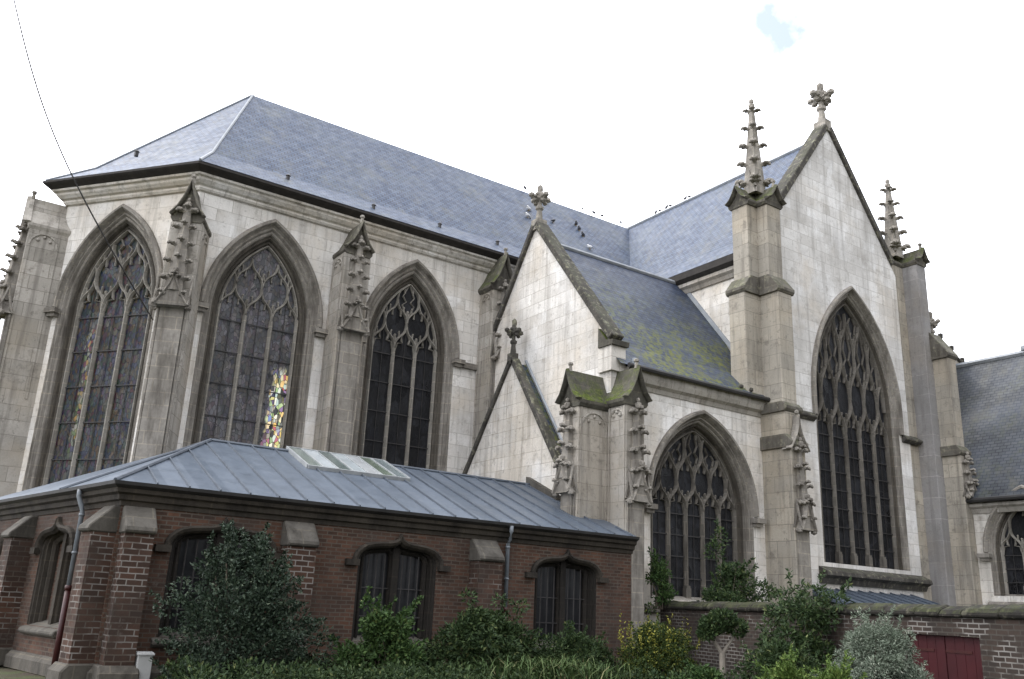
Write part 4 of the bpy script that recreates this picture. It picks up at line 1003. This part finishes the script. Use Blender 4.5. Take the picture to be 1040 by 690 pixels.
def leaves(name, mat, parent, pts, nrm, length, width, droop=.0, blade=False):
    """many folded leaf faces as one mesh; pts Nx3 world positions, nrm Nx3 outward directions"""
    n = len(pts); d = nrm + NR.normal(0, .55, (n, 3)); d[:, 2] -= droop; d /= np.linalg.norm(d, axis=1)[:, None]
    r = NR.normal(0, 1, (n, 3)); sd = np.cross(d, r); sd /= np.linalg.norm(sd, axis=1)[:, None]; up = np.cross(sd, d)
    ln = (length * NR.uniform(.6, 1.25, n))[:, None]; wd = (width * NR.uniform(.7, 1.2, n))[:, None]
    off = WLOC[parent.name] if parent is not None else Vector((0, 0, 0)); p = pts - np.array(off)
    mid = p + d * ln * .45 + up * wd * .22
    vs = np.stack([p, mid + sd * wd * .5, p + d * ln, mid - sd * wd * .5], 1).reshape(-1, 3)
    b = np.arange(n)[:, None] * 4
    fs = np.concatenate([b + [0, 1, 2], b + [0, 2, 3]], 1).reshape(-1, 3)
    me = bpy.data.meshes.new(name); me.from_pydata(vs.tolist(), [], fs.tolist())
    rnd = np.repeat(np.clip(NR.normal(.5, .22, n), 0, 1), 2)
    at = me.attributes.new('rnd', 'FLOAT', 'FACE'); at.data.foreach_set('value', rnd.astype(np.float32))
    me.materials.append(mat); o = bpy.data.objects.new(name, me); C.objects.link(o); o.parent = parent; WLOC[o.name] = off
    return o
def cloud(clumps, n, shell=.55):
    """leaf positions on and inside a set of ellipsoidal clumps (cx,cy,cz,rx,ry,rz)"""
    c = np.array(clumps, float); vol = (c[:, 3] * c[:, 4] * c[:, 5]) ** .75; k = NR.choice(len(c), n, p=vol / vol.sum())
    d = NR.normal(0, 1, (n, 3)); d /= np.linalg.norm(d, axis=1)[:, None]
    rad = np.clip(NR.beta(4.5, 1.6, n), shell * .5, 1)[:, None] * NR.uniform(.92, 1.12, (n, 1))
    p = c[k, :3] + d * rad * c[k, 3:]
    ok = p[:, 2] > .02
    nn = d.copy(); nn[:, 2] += .35; nn /= np.linalg.norm(nn, axis=1)[:, None]
    return p[ok], nn[ok]
def clumpset(x, y, rx, ry, z0, h, k, size, top=1.0):
    out = []
    for i in range(k):
        a = NR.uniform(0, 2 * math.pi); t = NR.uniform(0, 1); q = math.sqrt(NR.uniform(.05, 1)); prof = (1 - t ** 2.2) ** .6 * top + (1 - top)
        s = size * NR.uniform(.65, 1.25)
        out.append((x + math.cos(a) * q * rx * prof, y + math.sin(a) * q * ry * prof, z0 + t * h * .93, s, s, s * .8))
    return out
def stems(bm, x, y, z0, clumps, r, k=9):
    for c in clumps[::max(1, len(clumps) // k)]:
        e = Vector(c[:3]); b = V(x + NR.normal(0, .07), y + NR.normal(0, .07), z0); m = b.lerp(e, .5) + V(NR.normal(0, .06), NR.normal(0, .06), .08)
        tube(bm, [b, m, e], r, 5, r * .35)
BARK = simple('shrub_bark', (.07, .055, .04), (.12, .10, .075), .9, 8)
def shrub(name, label, cat, x, y, rx, ry, h, k, size, n, ln, wd, stops, z0=0.0, top=1.0, rough=.45, droop=0, stem=.025, group=None, extra=(), sprig=26, spl=.42):
    t = thing(name, label, cat, (x, y, z0), group)
    cl = clumpset(x, y, rx, ry, z0, h, k, size, top) + list(extra)
    p, q = cloud(cl, n); SP, SQ = [], []
    ctr = np.array([x, y, z0 + h * .35])
    for i in range(sprig):
        c = np.array(cl[int(NR.integers(len(cl)))]); d = c[:3] - ctr + NR.normal(0, .25, 3); d /= np.linalg.norm(d) + 1e-6; d[2] = abs(d[2]) * .8 + .25; d /= np.linalg.norm(d)
        b = c[:3] + d * c[3] * .6; L_ = spl * NR.uniform(.5, 1.2); mm = int(L_ / ln * 9)
        for j in range(mm):
            f = j / mm; SP.append(b + d * L_ * f + np.array([0, 0, -.12 * L_ * f * f]) + NR.normal(0, .012, 3)); g = NR.normal(0, 1, 3); SQ.append(g / np.linalg.norm(g) + d * .7)
    if SP: p = np.concatenate([p, np.array(SP)]); q = np.concatenate([q, np.array(SQ)])
    leaves('foliage', leafmat(name + '_leaf', stops, rough), t, p, q, ln, wd, droop)
    bm = new(); stems(bm, x, y, z0 - .02, cl, stem); obj('stem', bm, BARK, t)
    return t
def spikes(x, y, rx, h0, h1, n):
    """upright shoots: rows of leaf positions along slim stems"""
    P, Q = [], []
    for i in range(n):
        a = NR.uniform(0, 2 * math.pi); q = rx * math.sqrt(NR.uniform(0, 1)); b = np.array([x + q * math.cos(a), y + q * math.sin(a), NR.uniform(h0 * .6, h0)])
        e = b + np.array([math.cos(a) * .12, math.sin(a) * .12, NR.uniform(.35, 1) * (h1 - h0)]); m = 15
        for j in range(m):
            P.append(b + (e - b) * j / m + NR.normal(0, .02, 3)); g = NR.uniform(0, 6.28); Q.append(np.array([math.cos(g), math.sin(g), .9]))
    return np.array(P), np.array(Q)
DK = [(0, (0.01056, 0.0176, 0.01144)), (.5, (0.022, 0.03608, 0.022)), (.8, (0.04048, 0.05808, 0.0352)), (1, (0.0836, 0.1012, 0.066))]
GR = [(0, (0.01584, 0.03168, 0.01056)), (.5, (0.03168, 0.0616, 0.0176)), (.85, (0.0616, 0.1012, 0.02816)), (1, (0.1144, 0.1408, 0.044))]
MD = [(0, (0.01232, 0.02376, 0.00968)), (.5, (0.02552, 0.04488, 0.01584)), (.85, (0.04928, 0.0748, 0.02464)), (1, (0.1056, 0.1188, 0.044))]
YE = [(0, (0.01232, 0.02464, 0.0088)), (.5, (0.0264, 0.04576, 0.01056)), (.8, (0.0792, 0.0924, 0.01584)), (1, (0.1936, 0.176, 0.0264))]
GO = [(0, (0.044, 0.066, 0.01056)), (.5, (0.132, 0.132, 0.01936)), (1, (0.2816, 0.2464, 0.044))]
SI = [(0, (0.0616, 0.0836, 0.05456)), (.5, (0.1232, 0.1496, 0.11)), (.85, (0.1936, 0.22, 0.1716)), (1, (0.3168, 0.3256, 0.264))]
LI = [(0, (0.0308, 0.0572, 0.01232)), (.5, (0.066, 0.11, 0.022)), (1, (0.132, 0.1672, 0.044))]
# the big dark evergreen in front of the first window
shrub('evergreen_shrub', 'tall dark glossy evergreen shrub covering most of the first sacristy window', 'shrub', 5.95, 18.15, 1.25, .95, 2.85, 120, .26, 17000, .085, .048, DK, top=.75, rough=.3, stem=.04, sprig=90, spl=.55,
      extra=[(5.75, 18.1, 2.85, .22, .2, .32), (6.25, 18.1, 2.75, .2, .2, .3), (4.85, 18.1, 1.85, .3, .25, .22), (4.65, 18.0, 1.5, .35, .25, .16), (5.3, 18.1, 2.35, .3, .3, .3), (6.9, 18.1, 2.0, .3, .25, .3), (7.5, 18.0, .9, .6, .5, .5), (7.0, 17.9, 1.2, .5, .5, .5), (5.6, 17.7, 1.2, .8, .6, .8), (6.3, 17.7, 1.0, .8, .6, .8)])
shrub('leafy_shrub', 'bright green leafy shrub in front of the middle sacristy window', 'shrub', 8.85, 17.6, .85, .65, 1.6, 46, .24, 8500, .10, .058, GR, sprig=40, stem=.02,
      extra=[(8.5, 17.6, 1.75, .14, .14, .12), (9.35, 17.5, 1.5, .2, .2, .16)])
shrub('leafy_shrub', 'broad green shrub with feathery leaves between the middle and right sacristy windows', 'shrub', 11.75, 18.1, 1.6, .85, 1.7, 84, .28, 15000, .12, .05, MD, droop=.15, stem=.02,
      extra=[(11.3, 18.1, 2.0, .2, .2, .14), (12.1, 18.0, 1.95, .2, .2, .14), (12.75, 18.1, 1.85, .25, .2, .14)])
shrub('leafy_shrub', 'low dull green shrub under the right sacristy window', 'shrub', 14.3, 18.0, 1.4, .7, 1.25, 50, .30, 11000, .09, .045, MD, stem=.02)
t = shrub('variegated_shrub', 'dense green shrub with upright golden yellow shoots before the chapel corner', 'shrub', 16.15, 17.0, 1.0, .8, 1.55, 70, .32, 22000, .065, .036, YE, top=.8, stem=.025)
p, q = spikes(16.15, 16.9, 1.0, 1.15, 2.0, 44); leaves('golden_shoots', leafmat('golden_leaf', GO), t, p, q, .075, .036)
# strap leaved clump
t = thing('strap_leaf_plant', 'clump of long arching grassy leaves low in front of the brick annexe', 'plant', (12.6, 16.7, 0))
def blades(x, y, rx, ry, n, h, w):
    vs, fs = [], []; off = Vector((x, y, 0))
    for i in range(n):
        a = NR.uniform(0, 6.28); bx, by = NR.normal(0, rx), NR.normal(0, ry); hh = h * NR.uniform(.55, 1.1); lean = NR.uniform(.25, .95) * hh; dx, dy = math.cos(a), math.sin(a); b = len(vs)
        for k in range(5):
            f = k / 4; ww = w * (1 - f ** 1.8) * .5 + .001; z = hh * (f * 1.5 - .62 * f * f * (1 + lean / hh * .5)); px, py = bx + dx * lean * f * f, by + dy * lean * f * f
            vs += [(px - dy * ww, py + dx * ww, z), (px + dy * ww, py - dx * ww, z)]
        for k in range(4): fs.append((b + 2 * k, b + 2 * k + 1, b + 2 * k + 3, b + 2 * k + 2))
    return vs, fs
vs, fs = blades(12.5, 16.6, .75, .45, 1300, 1.05, .03)
me = bpy.data.meshes.new('blade_leaves'); me.from_pydata(vs, [], fs); at = me.attributes.new('rnd', 'FLOAT', 'FACE'); at.data.foreach_set('value', np.repeat(NR.uniform(0, 1, len(fs) // 4), 4).astype(np.float32))
me.materials.append(leafmat('strap_leaf', [(0, (.022, .042, .012)), (.6, (.048, .082, .024)), (.92, (.075, .095, .035)), (1, (.16, .14, .07))])); o = bpy.data.objects.new('blade_leaves', me); C.objects.link(o); o.parent = t
# small tree with a pale forked trunk
t = thing('small_tree', 'small tree with pale forked trunk before the brick boundary wall', 'tree', (16.3, 15.0, 0))
bm = new(); fork = V(16.32, 15.02, 1.05)
tube(bm, [(16.3, 15.0, -.03), (16.33, 15.02, .5), fork], .085, 8, .065); tube(bm, [fork - V(0, 0, .05), (16.12, 15.1, 1.32), (16.02, 15.12, 1.6)], .05, 7, .025); tube(bm, [fork - V(0, 0, .05), (16.5, 14.9, 1.3), (16.62, 14.85, 1.55)], .048, 7, .022)
obj('trunk', bm, simple('pale_bark', (.16, .14, .115), (.25, .22, .18), .9, 7), t)
cl = [(16.1, 15.1, 1.62, .3, .3, .22), (16.35, 15.0, 1.78, .3, .3, .2), (16.62, 14.85, 1.6, .26, .28, .2), (15.95, 15.15, 1.45, .2, .2, .16)]
p, q = cloud(cl, 2600); leaves('crown', leafmat('small_tree_leaf', MD), t, p, q, .10, .05)
# plants growing above and over the boundary wall
shrub('wall_shrub', 'bushy dark green shrub growing up against the chapel window behind the wall', 'shrub', 20.5, 18.4, .95, .6, 1.7, 44, .24, 5200, .12, .055, MD, z0=1.6, top=.7, rough=.4,
      extra=[(20.35, 18.7, 4.1, .22, .22, .3), (20.2, 18.8, 3.7, .3, .25, .3), (21.2, 17.9, 2.6, .5, .4, .3), (19.9, 18.4, 2.3, .5, .4, .25)])
shrub('wall_shrub', 'small green shrub on the wall top at the left foot of the chapel window', 'shrub', 19.35, 20.3, .38, .3, 1.35, 18, .18, 1500, .11, .05, GR, z0=2.0, top=.6)
shrub('climbing_shrub', 'sprawling leafy climber hanging over the middle of the boundary wall', 'shrub', 17.0, 13.5, .5, 1.15, 2.3, 56, .22, 6500, .13, .045, MD, top=.9, droop=.2, rough=.4,
      extra=[(17.6, 14.0, 2.35, .4, .5, .18), (17.5, 13.3, 2.4, .35, .4, .2), (17.4, 12.7, 2.25, .3, .35, .16), (17.3, 13.0, 1.9, .3, .4, .3)])
shrub('silver_shrub', 'rounded silvery grey green shrub beside the red gate', 'shrub', 14.45, 9.75, .70, .82, 1.82, 130, .21, 36000, .06, .02, SI, top=.85, stem=.015,
      extra=[(14.5, 10.1, 1.9, .12, .12, .16), (14.5, 9.6, 1.85, .12, .12, .16), (14.5, 9.2, 1.6, .14, .14, .14)])
shrub('lime_shrub', 'low lime green leafy mound left of the silver shrub', 'shrub', 13.5, 10.9, .7, .65, 1.0, 40, .2, 9000, .075, .032, LI, stem=.012)
shrub('lime_shrub', 'small yellowish green mound directly before the silver shrub', 'shrub', 13.2, 9.7, .5, .45, 1.05, 34, .17, 8000, .06, .028, LI, stem=.012)
shrub('leafy_shrub', 'dark feathery shrub at the foot of the boundary wall behind the lime mound', 'shrub', 15.9, 13.0, .9, .9, 1.25, 44, .28, 9000, .12, .04, MD, droop=.15, stem=.015)
shrub('leafy_shrub', 'pale green broad leaved shrub between the yellow shoots and the forked trunk', 'shrub', 15.1, 14.4, .9, .8, .62, 34, .24, 8000, .10, .05, GR, stem=.015)
# ground cover that nobody could count
cl = []
for i in range(420):
    s = NR.uniform(0, 1)
    x = NR.uniform(4.9, 17.3); y = 19.2 - NR.uniform(0, 1) ** .8 * 3.3 if x < 15 else NR.uniform(13.5, 18.5)
    cl.append((x, y, NR.uniform(.05, .42), .32, .32, .28))
for i in range(150): cl.append((NR.uniform(12.5, 16.6), NR.uniform(8.4, 14.5), NR.uniform(.05, .35), .28, .28, .22))
p, q = cloud(cl, 60000, .2); gc = leaves('ground_cover', leafmat('ground_cover_leaf', MD), None, p, q, .10, .045); gc['kind'] = 'stuff'
